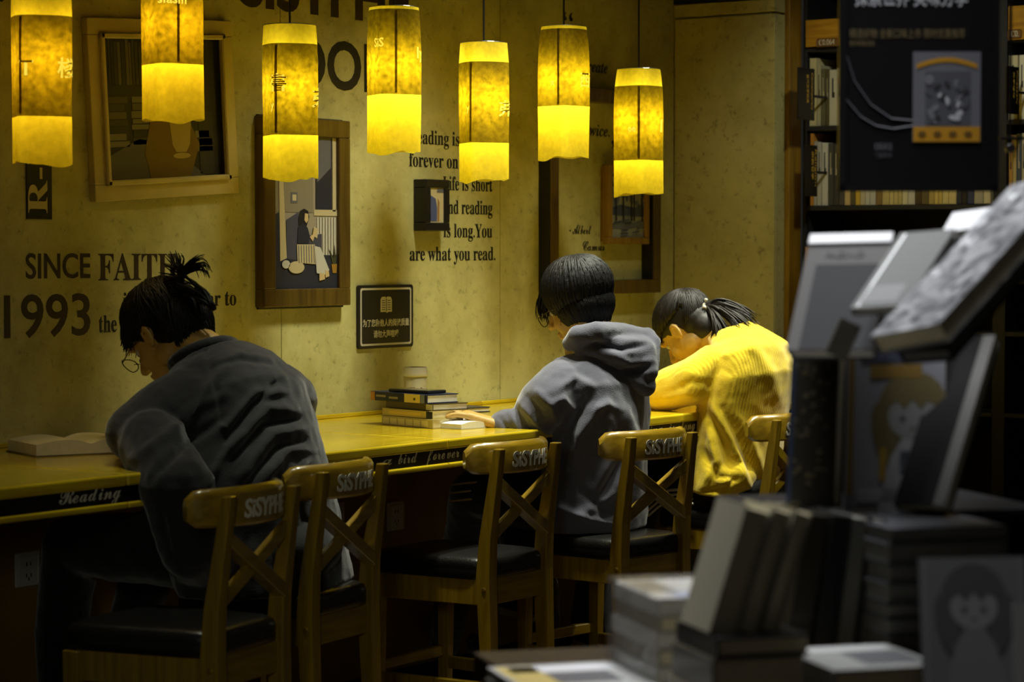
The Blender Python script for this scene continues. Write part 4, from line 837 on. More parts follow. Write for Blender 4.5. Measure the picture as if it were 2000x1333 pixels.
# ------------------------------------------------------------ books
def cover_mat(col, rough=.5): return mat('cover_%02x%02x%02x_%d' % (*col, int(rough*100)), col, rough, coat=.15 if rough < .6 else 0, spec=.5 if rough < .6 else .2)
def book(name, label, O, xa, ya, W, L, T, col, page=None, group=None, spine_dark=None, soft=False, rough=.45, parent_only=None, lip=.0025):
    """closed book: O = spine/foot corner, xa across the cover, ya along the spine, thickness along xa x ya"""
    M = frameM((0,0,0), xa, ya); t = thing(name, label, 'book', O, 0, group); cm = cover_mat(col, rough) if isinstance(col, tuple) else col
    th = .0012 if soft else .0026; e = 0 if soft else lip
    c = MB(); c.box((0,0,0),(W,L,th),0,M); c.box((0,0,T-th),(W,L,T),0,M); c.box((-.001,0,.0005),(th,L,T-.0005),.0004,M); c.out('cover', cm, t)
    MB().box((th,e,th),(W-e,L-e,T-th),.0008,M).out('page_block', page or M_page, t)
    return t, M
def onbook(t, M, nm, pts, z, m, h=.0004): return MB().prism(pts, h, M @ Matrix.Translation((0,0,z))).out(nm, m, t)
rd = random.Random(11)
# ---------- stack on the counter
C0 = onZ(847,838,WZ+.0005); ang = math.radians(75)
def axes(a): return (math.sin(a),-math.cos(a),0), (math.cos(a),math.sin(a),0)
z = WZ+.0005
specs = [('checked','pale checked paperback, lowest in the pile on the counter',.115,.235,.026,(190,176,120),0),
         ('cream','cream hardback with navy spine end, third from the top of the counter pile',.112,.23,.021,(206,186,110),.01),
         ('olive','dark olive paperback, second from the top of the counter pile',.125,.225,.020,(84,70,24),-.03),
         ('navy','thick navy book with pale title panel, topmost of the counter pile',.115,.255,.026,(26,32,62),.02)]
for i,(k,l,W,L,T,c,da) in enumerate(specs):
    xa, ya = axes(ang+da); o = Vector((C0.x + (-.004,.004,.012,-.004)[i], C0.y+(0,.006,.012,.02)[i], z))
    t, M = book('book', l, o, xa, ya, W, L, T, c, [M_page,M_page,M_pagew,M_pagew][i], 'books piled on the counter')
    Ms = frameM((0,0,0), ya, (0,0,1)); Ms.translation = Vector(xa)*-.0014      # spine plane: x along the spine, y up, facing out
    Ms = Matrix((Vector(ya),Vector((0,0,1)),-Vector(xa))).transposed().to_4x4(); Ms = frameM(Vector(xa)*-.0012, tuple(-Vector(ya)), (0,0,1))
    def sp(a,b_,za,zb,m,nm='spine_print'): MB().prism([(-b_,za),(-a,za),(-a,zb),(-b_,zb)], .0004, Ms).out(nm, m, t)
    if k == 'checked':
        for q in range(6): sp(.02+q*.036,.05+q*.036,.004,T-.005,mat('spine_pale',(226,214,160),.6))
    if k == 'cream': sp(0,.028,.001,T-.001,cover_mat((26,32,62))); sp(.05,.2,.006,T-.006,mat('spine_gold',(230,200,90),.5))
    if k == 'navy':
        sp(.01,.028,.001,T-.001,mat('spine_blue',(120,130,160),.5)); sp(.03,.1,.001,T-.001,mat('spine_yellow',(226,204,110),.5)); sp(.235,.254,.001,T-.001,cover_mat((190,130,40)))
        for q in range(2): sp(.13+q*.055,.17+q*.06,.008+.003*q,.014+.003*q,mat('spine_letters',(150,140,120),.6))
        sp(.05,.06,.008,.015,M_black)
    if k == 'olive': sp(0,.03,.002,T-.002,M_letter)
    z += T+.0006
xa, ya = axes(ang+.12); ph = thing('phone','black phone lying on top of the book pile','phone',(C0.x+.02,C0.y+.035,z))
Mx = frameM((0,0,0),xa,ya); MB().box((0,0,0),(.075,.16,.009),.003,Mx,2).out('body',M_black,ph); MB().box((.004,.006,.0088),(.071,.154,.0094),0,Mx).out('screen',mat('glass_black',(8,8,10),.08),ph)
# paper cup
cp_ = onY(811,740,4.43); cup = thing('paper_cup','white paper coffee cup with lid, behind the book pile','cup',(cp_.x,4.43,WZ))
H_ = cp_.z+.028-WZ; H_ = .138
MB().lathe([(.027,0),(.0275,.004),(.036,H_-.018)],28).out('cup_body',mat('cup_white',(214,204,160),.6),cup,smooth=True)
MB().lathe([(.0385,H_-.02),(.0395,H_-.016),(.0385,H_-.010),(.0375,H_-.008),(.0365,H_+.006),(.034,H_+.008),(.030,H_+.003),(.01,H_+.003)],28).out('lid',mat('lid_white',(226,222,206),.4),cup,smooth=True)
cm_ = MB(); 
for a0,a1,z0,z1 in ((190,196,.035,.085),(198,202,.035,.085),(204,206,.045,.08),(208,213,.035,.085)):
    for q in range(3):
        a = math.radians(a0+(a1-a0)*q/2); r_ = .0278+.0083*z1/ H_ ; cm_.box((-.0014,-.0006,z0),(.0014,.0006,z1),0,Matrix.Translation((r_*math.cos(a),r_*math.sin(a),0))@Matrix.Rotation(a+PI/2,4,'Z'))
cm_.out('printed_letters',M_ink,cup)
for a0,zz,mm in ((238,.075,mat('dot_ochre',(190,120,40),.5)),(250,.08,M_ink),(246,.055,M_ink),(252,.062,M_ink)):
    a = math.radians(a0); MB().ell((.0335*math.cos(a),.0335*math.sin(a),zz),(.004,.002,.005),None,10,6).out('printed_leaf',mm,cup)
# navy folder leaning flat at the wall, open book under the hand
nf = onZ(905,776,WZ+.03); t,M = book('notebook','navy notebook lying near the wall beyond the book pile',(5.92,4.37,WZ+.0005),(.96,-.28,0),(.28,.96,0),.2,.14,.016,(22,26,48)); t['category']='notebook'
def openbook(name, label, C, a, W, L, T, lift, mats_, group=None):
    """open book: spine along local y at x=0, two page blocks sloping away, covers flat below"""
    t = thing(name, label, 'book', C, a, group); N = 10
    for s in (-1,1):
        MB().box((min(0,s*W),-.002,0),(max(0,s*W),L+.002,.0025),0).out('cover', mats_[0], t)
        pts = [(0,.003),(s*W*.97,.003)] ; top = [(s*W*(.97-.97*k/N), .004+T*(1-.15*(1-k/N)**2)*(1-.25*max(0,(k/N-.75))/.25)+lift*math.sin(PI*k/N)*.5 - (T*.9*max(0,(.1-k/N))/.1)*0) for k in range(N+1)]
        poly = pts + top if s > 0 else pts + top
        MB().prism([(p[0],p[1]) for p in poly], L, frameM((0,L,0),(1,0,0),(0,0,1))).out('page_block', mats_[1], t)
    return t
ob = openbook('open_book','thick open book with cream pages on the counter before the person in black',(4.27,4.21,WZ+.0005),math.radians(-24),.145,.2,.030,.012,(cover_mat((120,108,70)),M_page))
ob2 = openbook('open_book','open white book under the hand of the person in the hoodie',tuple(onZ(950,836,WZ+.0005)),math.radians(-8),.105,.16,.012,.01,(cover_mat((200,195,180)),M_pagew))
gl = thing('drinking_glass','small clear glass on the counter beside the yellow sleeve','glass',tuple(onZ(1281,795,WZ))); 
gm = mat('clear_glass',(230,230,220),.05); gm.node_tree.nodes['Principled BSDF'].inputs['Transmission Weight'].default_value = .9
MB().lathe([(.018,0),(.02,.03),(.021,.05),(.0195,.05),(.0185,.03),(.016,.004)],20).out('tumbler',gm,gl,smooth=True)
MB().lathe([(.0215,.03),(.0215,.034)],20,cap=False).out('rim_band',M_letter,gl)
# ------------------------------------------------------------ bookcase beyond the return wall (front plane X = 7.8)
XB = 7.8; bs_m = mat('bookcase_black',(30,30,34),.6)
bc = thing('bookcase','tall black bookcase standing beyond the return wall','bookcase',(XB,3.3,0))
def bbx(nm,a,c,m=bs_m): return MB().box(Vector(a)-Vector((XB,3.3,0)),Vector(c)-Vector((XB,3.3,0)),.001).out(nm,m,bc)
for y0,y1 in ((4.108,4.122),(3.338,3.385),(2.55,2.6)): bbx('upright',(XB,y0,0),(XB+.3,y1,2.9))
bbx('back_panel',(XB+.3,2.55,0),(XB+.31,4.122,2.9),mat('bookcase_back',(12,12,13),.8))
for z_ in (.08,.78,1.06,1.24,1.50,1.787,2.07,2.36,2.64,2.88):
    for y0,y1 in ((3.385,4.108),(2.6,3.338)): bbx('shelf',(XB,y0,z_-.0),(XB+.3,y1,z_+.016))
lb = []
for y0,y1,z0,z1 in ((3.39,4.107,2.088,2.184),(2.61,3.33,2.075,2.19),(3.80,4.105,1.27,1.37)):
    q = bbx('label_board',(XB-.012,y0,z0),(XB-.001,y1,z1),M_shelfw); lb.append(q)
pl = MB().box((-.014,.672,2.086),(-.0121,.762,2.115),.004).out('number_plate',mat('plate_brown',(120,84,40),.5),lb[0])
text('lettering','C0.064',.03,.062,M_letter,frameM((-.0143,.752,2.0915),(0,-1,0),(0,0,1)),pl,font=UPR)
pl = MB().box((-.014,-.02,2.08),(-.0121,.03,2.11),.004).out('number_plate',mat('plate_brown',(120,84,40),.5),lb[1])
text('lettering','C0.',.03,.03,M_letter,frameM((-.0143,.02,2.0855),(0,-1,0),(0,0,1)),pl,font=UPR)
def spine_book(label, ya, yb, z, h, col, group, tone=None, i=0):
    """book standing on a shelf, spine to the room (facing -X)"""
    o = thing('book', label, 'book', (XB+.012, (ya+yb)/2, z), 0, group); w = abs(yb-ya)/2-.0006; d = .14
    c = MB(); c.box((0,-w,0),(.0025,w,h),.0012); c.box((0,-w,0),(d,-w+.0018,h)); c.box((0,w-.0018,0),(d,w,h)); c.out('cover', cover_mat(col), o)
    MB().box((.003,-w+.002,.003),(d-.003,w-.002,h-.003)).out('page_block', M_page, o)
    if w > .006:
        dk = sum(col) > 330; m = MB()
        g_ = [(-w*.35,h*.5),(-w*.35,h*.85),(w*.0,h*.85),(w*.0,h*.6),(w*.3,h*.6),(w*.3,h*.5)]; m.prism([(p[0],p[1]) for p in g_[::-1]],.0005,frameM((-.0001,0,0),(0,-1,0),(0,0,1))); m.out('spine_print', mat('spine_ink',(40,34,28),.7) if dk else mat('spine_pale2',(170,160,130),.6), o)
    return o
E1 = [92,115,135,165,204,238,272,306,342,374,404,434,463,500,540,585,611,638,664,699,743,783,828,864,889,913,952,1000,1033,1068,1110,1168,1212]
C1 = [(190,130,50),(170,168,158),(176,174,166),(196,194,184),(70,70,66),(60,60,58),(76,74,70),(196,170,120),(90,84,60),(206,170,60),(190,180,150),(196,192,176),(190,186,172),(130,104,60),(190,172,112),(200,182,120),(196,178,116),(190,172,110),(206,196,156),(198,192,170),(70,54,36),(96,82,56),(170,148,84),(204,176,96),(198,170,90),(206,186,120),(206,184,124),(34,40,60),(24,26,34),(48,56,90),(170,160,132),(210,194,150)]
HT = [.262,.232,.228,.226,.224,.22,.222]
cn_ = lambda c: ('navy' if c[2] > c[0]+8 else 'dark grey' if sum(c) < 240 and abs(c[0]-c[2])<20 else 'dark brown' if sum(c) < 300 else 'ochre' if c[2] < 75 else 'pale grey' if c[0]-c[2] < 30 else 'cream')
for i in range(len(C1)):
    a = onX(1550+E1[i]/3.173, 402, XB).y; b_ = onX(1550+E1[i+1]/3.173, 402, XB).y
    spine_book('%s spine, %s from the left on the lower bookcase shelf' % (cn_(C1[i]), ORD[i]), b_, a, 1.517, HT[i] if i < 7 else .205+.02*rd.random(), C1[i], 'books on the lower shelf', i=i)
E2 = [88,134,160,188,210,262]; C2 = [(196,186,140),(168,162,132),(96,92,66),(84,76,50),(190,184,160)]; 
for i in range(5):
    a = onX(1550+E2[i]/3.173, 248, XB).y; b_ = onX(1550+E2[i+1]/3.173, 248, XB).y
    spine_book('%s spine, %s from the left on the shelf under the numbered board' % (cn_(C2[i]), ORD[i]), b_, a, 1.804, (.245,.218,.205,.2,.2)[i], C2[i], 'books on the middle shelf', i=i)
y = onX(1550+262/3.173,248,XB).y; i = 5
while y > 3.42 and i < 33:
    w_ = rd.uniform(.014,.03); c = C1[rd.randrange(len(C1))]; spine_book('%s spine, %s on the shelf behind the hanging poster' % (cn_(c), ORD[i]), y-w_, y, 1.804, .19+.02*rd.random(), c, 'books on the middle shelf', i=i); y -= w_; i += 1
for i,(x0,x1,yy,h,c,l) in enumerate(((1967,1975,378,.235,(190,140,70),'ochre spine, first in the right bay of the bookcase'),(1975,1982,378,.235,(196,176,120),'cream spine, second in the right bay of the bookcase'),(1982,1992,378,.24,(60,72,100),'blue spine, third in the right bay of the bookcase'),(1992,2000,378,.24,(190,180,150),'pale spine, fourth in the right bay of the bookcase'))):
    spine_book(l, onX(x1,402,XB).y, onX(x0,402,XB).y, 1.517, h, c, 'books in the right bay', i=i)
for i,(x0,x1,c,l) in enumerate(((1967,1985,(196,186,150),'pale spine behind the black shelf sign in the right bay'),(1987,1999,(220,214,190),'white spine at the photo edge on the upper right shelf'))):
    spine_book(l, onX(x1,248,XB).y, onX(x0,248,XB).y, 1.804, .22, c, 'books in the right bay', i=i)
# black shelf signs projecting from the uprights
def flag(label, x0, x1, yt, yb, words, Yp):
    a = onY(x0,yt,Yp); b_ = onY(x1,yb,Yp); t = thing('shelf_sign', label, 'sign', (a.x, Yp, b_.z))
    w_ = b_.x-a.x; h_ = onY(x0,yt,Yp).z-b_.z
    MB().box((0,0,0),(w_,.006,h_),.001).out('panel', M_black, t); MB().box((w_-.004,.0,h_*.45),(XB-a.x+.02,.006,h_*.5)).out('bracket', M_black, t)
    text('lettering', words[0], h_*.1, h_*.72, M_gold, frameM((w_*.78,-.0006,h_*.92),(0,0,-1),(1,0,0)), t)
    text('lettering', words[1], h_*.1, h_*.55, M_gold, frameM((w_*.5,-.0006,h_*.88),(0,0,-1),(1,0,0)), t)
flag('black shelf sign with small gold characters at the upper left of the bookcase', 1560, 1591, 131, 236, ('Contemporary','当代文学经典'), 4.03)
flag('dark brown shelf sign with gold characters one shelf lower', 1574, 1596, 283, 384, ('Religion','宗教哲学'), 4.03)
flag('black shelf sign with gold characters in the right bay', 1967, 1990, 128, 224, ('Philosophy','文学理论'), 3.27)
# ------------------------------------------------------------ hanging poster in its black frame
DP = 4.1; pc = atD(1794,200,DP); sc_ = DP/FPX
fx = RT; PM = frameM(pc, RT, Zv); 
po = thing('hanging_poster','large black framed poster hanging at the upper right, a snack packet printed on it','poster',pc)
PL = frameM((0,0,0), RT, Zv)
def pp(x,y): return ((x-1794)*sc_, -(y-200)*sc_)
def prect(x0,y0,x1,y1): a=pp(x0,y1); b_=pp(x1,y0); return R4(a[0],a[1],b_[0],b_[1])
def padd(nm,pts,m,z,parent=None,h=.0005): return MB().prism(pts,h,PL@Matrix.Translation((0,0,z))).out(nm,m,parent or po)
pb = mat('poster_black',(7,7,8),.6,spec=.2); pf = mat('poster_frame',(8,8,9),.4)
TOP = -330
padd('sheet',prect(1650,TOP+10,1936,360),pb,0,h=.004)
for r_ in ((1637,TOP,1651,374),(1935,TOP,1949,374),(1637,360,1949,374),(1637,TOP,1949,TOP+14)): padd('frame_rail',prect(*r_),pf,-.004,h=.016)
gd = mat('poster_gold',(120,104,66),.6); gy = mat('poster_grey',(120,120,126),.6); wh = mat('poster_white',(190,190,194),.6); og = mat('poster_orange',(196,140,16),.6); mg = mat('poster_midgrey',(84,84,90),.6)
def ptext(s,x,y,size,w,m,**k): q = pp(x,y); return text('lettering',s,size*sc_,w*sc_,m,PL@Matrix.Translation((q[0],q[1],.0042)),po,**k)
ptext('探索世界 美味分享',1668,10,44,220,wh,offset=.0006); ptext('精选好物 全新口味上市 限时优惠推荐',1658,74,20,225,gd); ptext('更多惊喜活动',1658,90,12,48,gd)
ptext('扫码关注',1708,292,15,34,gy); ptext('了解更多',1708,308,12,34,mg)
for P0 in ([(1652,110),(1668,160),(1700,205),(1740,232),(1782,236)],[(1652,195),(1680,228),(1710,246),(1745,252),(1782,246)]):
    m = MB(); m.tube([PL@Vector((*pp(*q),.0045)) for q in P0],.0014,5); m.out('curved_line',mg,po)
padd('packet',prect(1782,102,1914,278),mat('poster_packet',(112,112,118),.5),.0042,h=.0012)
padd('packet_band',prect(1783,248,1913,277),og,.0056)
padd('packet_arc',[pp(1789+118*k/12,126-13*math.sin(PI*k/12)) for k in range(13)]+[pp(1907-118*k/12,135-13*math.sin(PI*k/12)) for k in range(13)],og,.0056)
padd('packet_picture',prect(1806,140,1895,245),mg,.0055,h=.0003)
rq = random.Random(21)
for k in range(22):
    x_,y_ = rq.uniform(1812,1888), rq.uniform(148,240); padd('packet_shape',[ (pp(x_,y_)[0]+p[0],pp(x_,y_)[1]+p[1]) for p in El(0,0,rq.uniform(4,13)*sc_,rq.uniform(3,9)*sc_,9,rq.random()*3)],[gy,wh,mg,mat('poster_dark',(50,50,54),.6)][k%4],.0059+k*.00002)
for k in range(4): padd('packet_shape',[(pp(1800+k*30,262)[0]+p[0],pp(1800+k*30,262)[1]+p[1]) for p in El(0,0,8*sc_,6*sc_,9)],mat('poster_brown',(110,76,14),.6),.0062)
cdb = MB()
for x_ in (1665,1921): cdb.tube([PL@Vector((*pp(x_,TOP+8),.004)), PL@Vector((*pp(x_,TOP+8),.004))+Vector((0,0,CEIL-(pc.z-(TOP-192)*sc_)))],.0015,6)
cdb.out('hanging_wire',M_metal,po)
# small steel track and knob right of the poster
tk_ = thing('clamp_fitting','small dark clamp with a round knob right of the poster','fitting',atD(1972,290,4.3))
PB = frameM((0,0,0),RT,Zv); s4 = 4.3/FPX
MB().box((-20*s4,-3*s4+.018,-.006),(60*s4,3*s4+.018,.006),.001,PB).out('bar',M_black,tk_); MB().lathe([(.004,-.01),(.0085,0),(.0085,.008),(.006,.011)],16,PB@Matrix.Translation((0,0,0))).out('knob',M_metal,tk_)
MB().box((-.005,-.005,-.008),(.005,.026,-.002),0,PB).out('stem',M_black,tk_); MB().tube([(0,0,.02),(0,0,CEIL-atD(1972,290,4.3).z)],.003,6).out('hanger_rod',M_black,tk_)

# ------------------------------------------------------------ display table in the foreground
AU = math.radians(50.7); U = Vector((math.cos(AU),math.sin(AU),0)); V = Vector((math.sin(AU),-math.cos(AU),0))
TZ = .745
def tp(px, D): q = atD(px, 1000, D); return Vector((q.x,q.y,0))
tb0 = tp(940,3.62); tb = thing('display_table','dark display table covered with books in the foreground','table',(tb0.x,tb0.y,0))
MT = frameM((0,0,0),V,U)
MB().box((0,-1.2,TZ-.04),(1.5,.05,TZ),.004,MT,2).out('tabletop',mat('display_wood',(40,30,18),.5),tb)
for x_ in (.03,1.42):
    for y_ in (-1.17,-.03): MB().box((x_,y_,0),(x_+.05,y_+.05,TZ-.04),.002,MT).out('leg',M_black,tb)
MB().box((.05,-1.14,.2),(1.45,-.01,.215),.002,MT).out('lower_shelf',M_black,tb)
def bk(label, O, xa, ya, W, L, T, col, page=None, name='book', **k): return book(name, label, O, xa, ya, W, L, T, col, page, **k)
def Dz(py, z): return FPX*(EYE.z-z)/(py-490)*1.0
def pt(px, py, D): return atD(px, py, D)
wrapm = mat('plastic_wrap',(210,210,208),.12); wrapm.node_tree.nodes['Principled BSDF'].inputs['Transmission Weight'].default_value = .85; wrapm.node_tree.nodes['Principled BSDF'].inputs['Alpha'].default_value = .35
wt = (176,170,150)
# A: shrink-wrapped pale books, six high
c0 = pt(1285,1166,3.26); z = TZ+.001; n = 6; T = (c0.z-TZ-.004)/n
lab = ['lowest','fifth from the top','fourth from the top','third from the top','second from the top','topmost']
for i in range(n):
    o = Vector((c0.x,c0.y,z)) + V*rd.uniform(-.004,.004)+U*rd.uniform(-.004,.004)
    t, M = bk('pale shrink-wrapped paperback, %s of the square foreground pile' % lab[i], o, V, U, .115, .185, T-.0006, (200,198,190) if i % 2 else (150,144,124), M_pagew if i%2 else M_page, group='shrink-wrapped books in the square pile')
    if i == n-1:
        onbook(t, M, 'title_panel', R4(.004,.06,.05,.17), T-.0005, mat('tp1',(120,116,104),.5)); onbook(t, M, 'title_panel', R4(.03,.01,.11,.05), T-.0005, mat('tp2',(170,176,196),.4))
    z += T
wr_ = thing('plastic_wrap','clear crinkled plastic film around the square foreground book pile','wrap',(c0.x,c0.y,TZ+.0005))
b = bmesh.new(); NN = 20; rows = []
hh = c0.z-TZ+.002
for j in range(13):
    row = []
    for k in range(64):
        u_ = k/64*4; s_ = int(u_); f = u_-s_; q = [(-.006+f*.13,-.006),(.124,-.006+f*.2),(.124-f*.13,.194),(-.006,.194-f*.2)][s_]
        nx, ny = [(0,-1),(1,0),(0,1),(-1,0)][s_]; a = .0035*noise.noise(Vector((q[0]*60,q[1]*60,j*.9)))+.0025
        row.append(b.verts.new(V*(q[0]+nx*a)+U*(q[1]+ny*a)+Zv*(hh*j/12)))
    rows.append(row)
for j in range(12):
    for k in range(64): b.faces.new((rows[j][k],rows[j][(k+1)%64],rows[j+1][(k+1)%64],rows[j+1][k]))
b.faces.new(rows[-1]); m = MB(); m._merge(b); m.out('film', wrapm, wr_)
# flat magazines at the lower left
m0 = pt(1010,1333,3.22); mz = TZ+.001
for i,(l,dx,dy,W,L,T,c,dr) in enumerate((('pale magazine, lower of the two lying at the bottom edge',.02,-.02,.2,.26,.014,(120,120,110),.1),('pale magazine, upper of the two lying at the bottom edge',0,0,.185,.25,.013,(186,186,182),0))):
    q = tp(980,3.30); a_ = AU+dr; t,M = bk(l, Vector((q.x,q.y,mz)) + V*dx - U*.18+U*dy, (math.sin(a_),-math.cos(a_),0),(math.cos(a_),math.sin(a_),0), W, L, T, c, M_pagew, name='magazine', soft=True)
    t['category']='magazine'
    if i: onbook(t,M,'cover_picture',R4(.06,.1,.15,.18),T,mat('tp3',(96,96,100),.5)); onbook(t,M,'cover_picture',R4(.02,.19,.17,.235),T,mat('tp4',(220,220,224),.4)); onbook(t,M,'cover_picture',R4(.005,.01,.06,.24),T,mat('tp5',(196,176,110),.4))
    mz += T+.0006
# generic upright book by picture corners: foot corner, foot-edge corner (across), head corner, with depths
def stand(label, p0, px_, py_, T, col, page=None, flip=1, name='book', cat='book', group=None, soft=False, rough=.45):
    O, A, B = pt(*p0), pt(*px_), pt(*py_); xa = A-O; W = xa.length; ya = B-O; xn = xa.normalized(); yy = ya - xn*ya.dot(xn); L = yy.length
    t, M = book(name, label, O, xn, yy, W, L, T, col, page, group, soft=soft, rough=rough); t['category'] = cat; return t, M, W, L
# base pile under the leaning books: boxes of books
bz = TZ+.001
q0 = tp(1385,3.03)
for i,(l,c,T,dx) in enumerate((('pale thick book at the bottom under the leaning white books',(150,142,118),.052,0),('grey book, middle of the low pile under the leaning white books',(110,104,88),.044,.006),('black book with pale page edge under the leaning white books',(16,16,18),.026,.012))):
    bk(l, Vector((q0.x,q0.y,bz))+V*dx, V, U, .125, .15, T-.0006, c, M_page); bz += T
# white leaning books
base = bz+.001
for i,(l,x0,c,w_) in enumerate((('white book, leftmost of the three leaning in the foreground',1385,(190,184,160),.036),('pale book, middle of the three leaning in the foreground',1442,(176,170,146),.026),('grey book, rightmost of the three leaning in the foreground',1486,(160,154,130),.024))):
    f = tp(x0, 3.06+.01*i); O = Vector((f.x,f.y,base+.001)); ln = (V*.30+Zv*.95).normalized()   # leans to the right
    xa = U; ya = ln; n_ = xa.cross(ya)
    L = (.170,.166,.162)[i]
    # spine faces the camera: across the cover is U, thickness along xa x ya
    t, M = book('book', l, O + U*.105 + xa.cross(ya)*w_, -U, ln, .105, L, w_, c, M_page, 'white books leaning in the foreground')
    Ms = frameM(O*0 - U*.0012, n_, ln); 
    MB().prism(R4(w_*.25,L*.55,w_*.75,L*.8),.0004,frameM(-U*.0022,V,ln)@Matrix.Identity(4)).out('title_print', mat('tp6',(90,86,74),.6), t) if False else None

def upright(label, px, D, base, T, H, dep, lean, col, pages_front=False, page=None, group=None, cat='book', name='book'):
    f = tp(px, D); O = Vector((f.x,f.y,base+abs(lean)*0)); ln = (V*lean+Zv).normalized()
    if pages_front: t, M = book(name, label, O + U*dep + U.cross(ln).normalized()*T, -U, ln, dep, H, T, col, page or M_page, group)
    else: t, M = book(name, label, O, U, ln, dep, H, T, col, page or M_page, group)
    t['category'] = cat; return t, M
upright('olive notebook standing behind the leaning white books', 1470, 3.50, TZ+.001, .075, 1.355-TZ-495/FPX*3.5-.001, .03, 0, (96,88,48))
# low pile and dark upright books
q1 = tp(1528,3.3); z1 = TZ+.001
for i,(l,c) in enumerate((('dark brown book, lower of two under the dark upright books',(46,36,24)),('charcoal book, upper of two under the dark upright books',(30,30,32)))):
    bk(l, Vector((q1.x,q1.y,z1)), V, U, .14, .18, .031, c, M_page); z1 += .032
for i,(l,px,T,H,c,pf_,ln) in enumerate((('dark patterned hardback, leftmost of the dark upright books in the foreground',1536,.034,.186,(46,38,20),False,.16),
      ('black hardback second in the dark upright row',1590,.028,.184,(18,17,16),False,.16),
      ('black book showing its grey page edge, third in the dark upright row',1632,.030,.182,(22,22,24),True,.13),
      ('thin book showing grey pages, rightmost in the dark upright row',1676,.022,.178,(30,30,32),True,.12))):
    upright(l, px, 3.31, z1+.001, T, H, .13, ln, c, pf_, mat('page_grey',(120,118,110),.8))
# light flat book in front
z1 = TZ+.001
for i,(l,c,T) in enumerate((('dark book under the pale glossy book at the bottom edge',(34,32,30),.04),('pale glossy book lying flat at the bottom edge of the photo',(150,150,146),.042))):
    q = tp(1628+i*4, 3.03); t,M = bk(l, Vector((q.x,q.y,z1)), V, U, .15, .175, T-.0006, c, M_page); z1 += T
onbook(t,M,'cover_picture',R4(.06,.03,.14,.12),T-.0004,mat('tp7',(96,96,98),.4)); onbook(t,M,'cover_picture',R4(.01,.13,.14,.165),T-.0004,mat('tp8',(190,190,188),.4))
# riser carrying the upper tier
q = tp(1540,3.46); ri = thing('display_riser','black display riser carrying the upper tier of books','riser',(q.x,q.y,TZ+.0005))
RZ = .975
MB().box((0,0,0),(.012,.3,RZ-TZ-.012),.001,MT).out('side_panel',M_black,ri); MB().box((.40,0,0),(.412,.3,RZ-TZ-.012),.001,MT).out('side_panel',M_black,ri)
MB().box((0,0,RZ-TZ-.012),(.412,.3,RZ-TZ),.001,MT).out('top_panel',M_black,ri); MB().box((.012,.28,0),(.40,.288,RZ-TZ-.012),0,MT).out('back_panel',M_black,ri)
# big stack of grey books before the riser
z1 = TZ+.001; q = tp(1738,3.24)
hs = [(.034,.09,(60,60,62)),(.036,.09,(84,84,86)),(.022,.1,(70,70,72)),(.022,.175,(90,90,92)),(.022,.178,(52,52,56)),(.026,.176,(96,96,98)),(.026,.175,(84,84,88)),(.028,.176,(100,100,102)),(.02,.174,(76,76,80))]
for i,(T,W,c) in enumerate(hs):
    o = Vector((q.x,q.y,z1))+V*rd.uniform(-.003,.003)
    t,M = book('book','grey large book, %s from the bottom of the tall pile at the right' % ORD[i], o+U*.19+V*W, -V*1, -U, W, .19, T-.0006, c, mat('page_grey',(120,118,110),.8), 'tall pile of grey books'); z1 += T
# cover picture of a drawn girl (plain generic drawing)
def girl(t, M, cx, cy, s, z, hair, dress, facec):
    def e(nm, x,y,a,b_,m,dz,rot=0): onbook(t,M,nm,[(cx+(x)*s+p[0]*s, cy+y*s+p[1]*s) for p in El(0,0,a,b_,18,rot)],z+dz,m,.0002)
    e('drawn_hair',0,.02,.42,.46,hair,0); e('drawn_hair',-.34,-.3,.14,.4,hair,.0001,.2); e('drawn_hair',.34,-.3,.14,.4,hair,.0001,-.2)
    onbook(t,M,'drawn_dress',[(cx+x*s,cy+y*s) for x,y in ((-.12,-.36),(.12,-.36),(.26,-.6),(.42,-1.3),(-.42,-1.3),(-.26,-.6))],z+.0002,dress,.0002)
    e('drawn_face',0,-.08,.3,.3,facec,.0003); e('drawn_eye',-.12,-.12,.035,.045,gk[0],.0005); e('drawn_eye',.12,-.12,.035,.045,gk[0],.0005)
    onbook(t,M,'drawn_fringe',[(cx+x*s,cy+y*s) for x,y in ((-.32,.02),(-.2,.28),(.2,.28),(.32,.02),(.18,.1),(.1,-.0),(0,.12),(-.1,0),(-.18,.1))],z+.0006,hair,.0002)
    e('drawn_mouth',0,-.24,.03,.012,M_inkb,.0005)
gk = [mat('draw_%d'%i,c,.5) for i,c in enumerate([(70,70,70),(110,110,110),(126,126,124),(96,84,44),(150,150,152),(60,64,84)])]
t,M,W,L = stand('grey picture book with a drawn girl on its cover, standing at the lower right', (1806,1400,3.06),(2016,1398,3.04),(1806,1096,3.12),.016,(104,104,104),M_page,rough=.4)
girl(t,M,W*.5,L*.72,.1,.0165,gk[0],gk[1],gk[2]); onbook(t,M,'cover_border',R4(.004,.004,.01,L-.004),.0165,gk[1]); onbook(t,M,'cover_border',R4(W-.01,.004,W-.004,L-.004),.0165,gk[1])
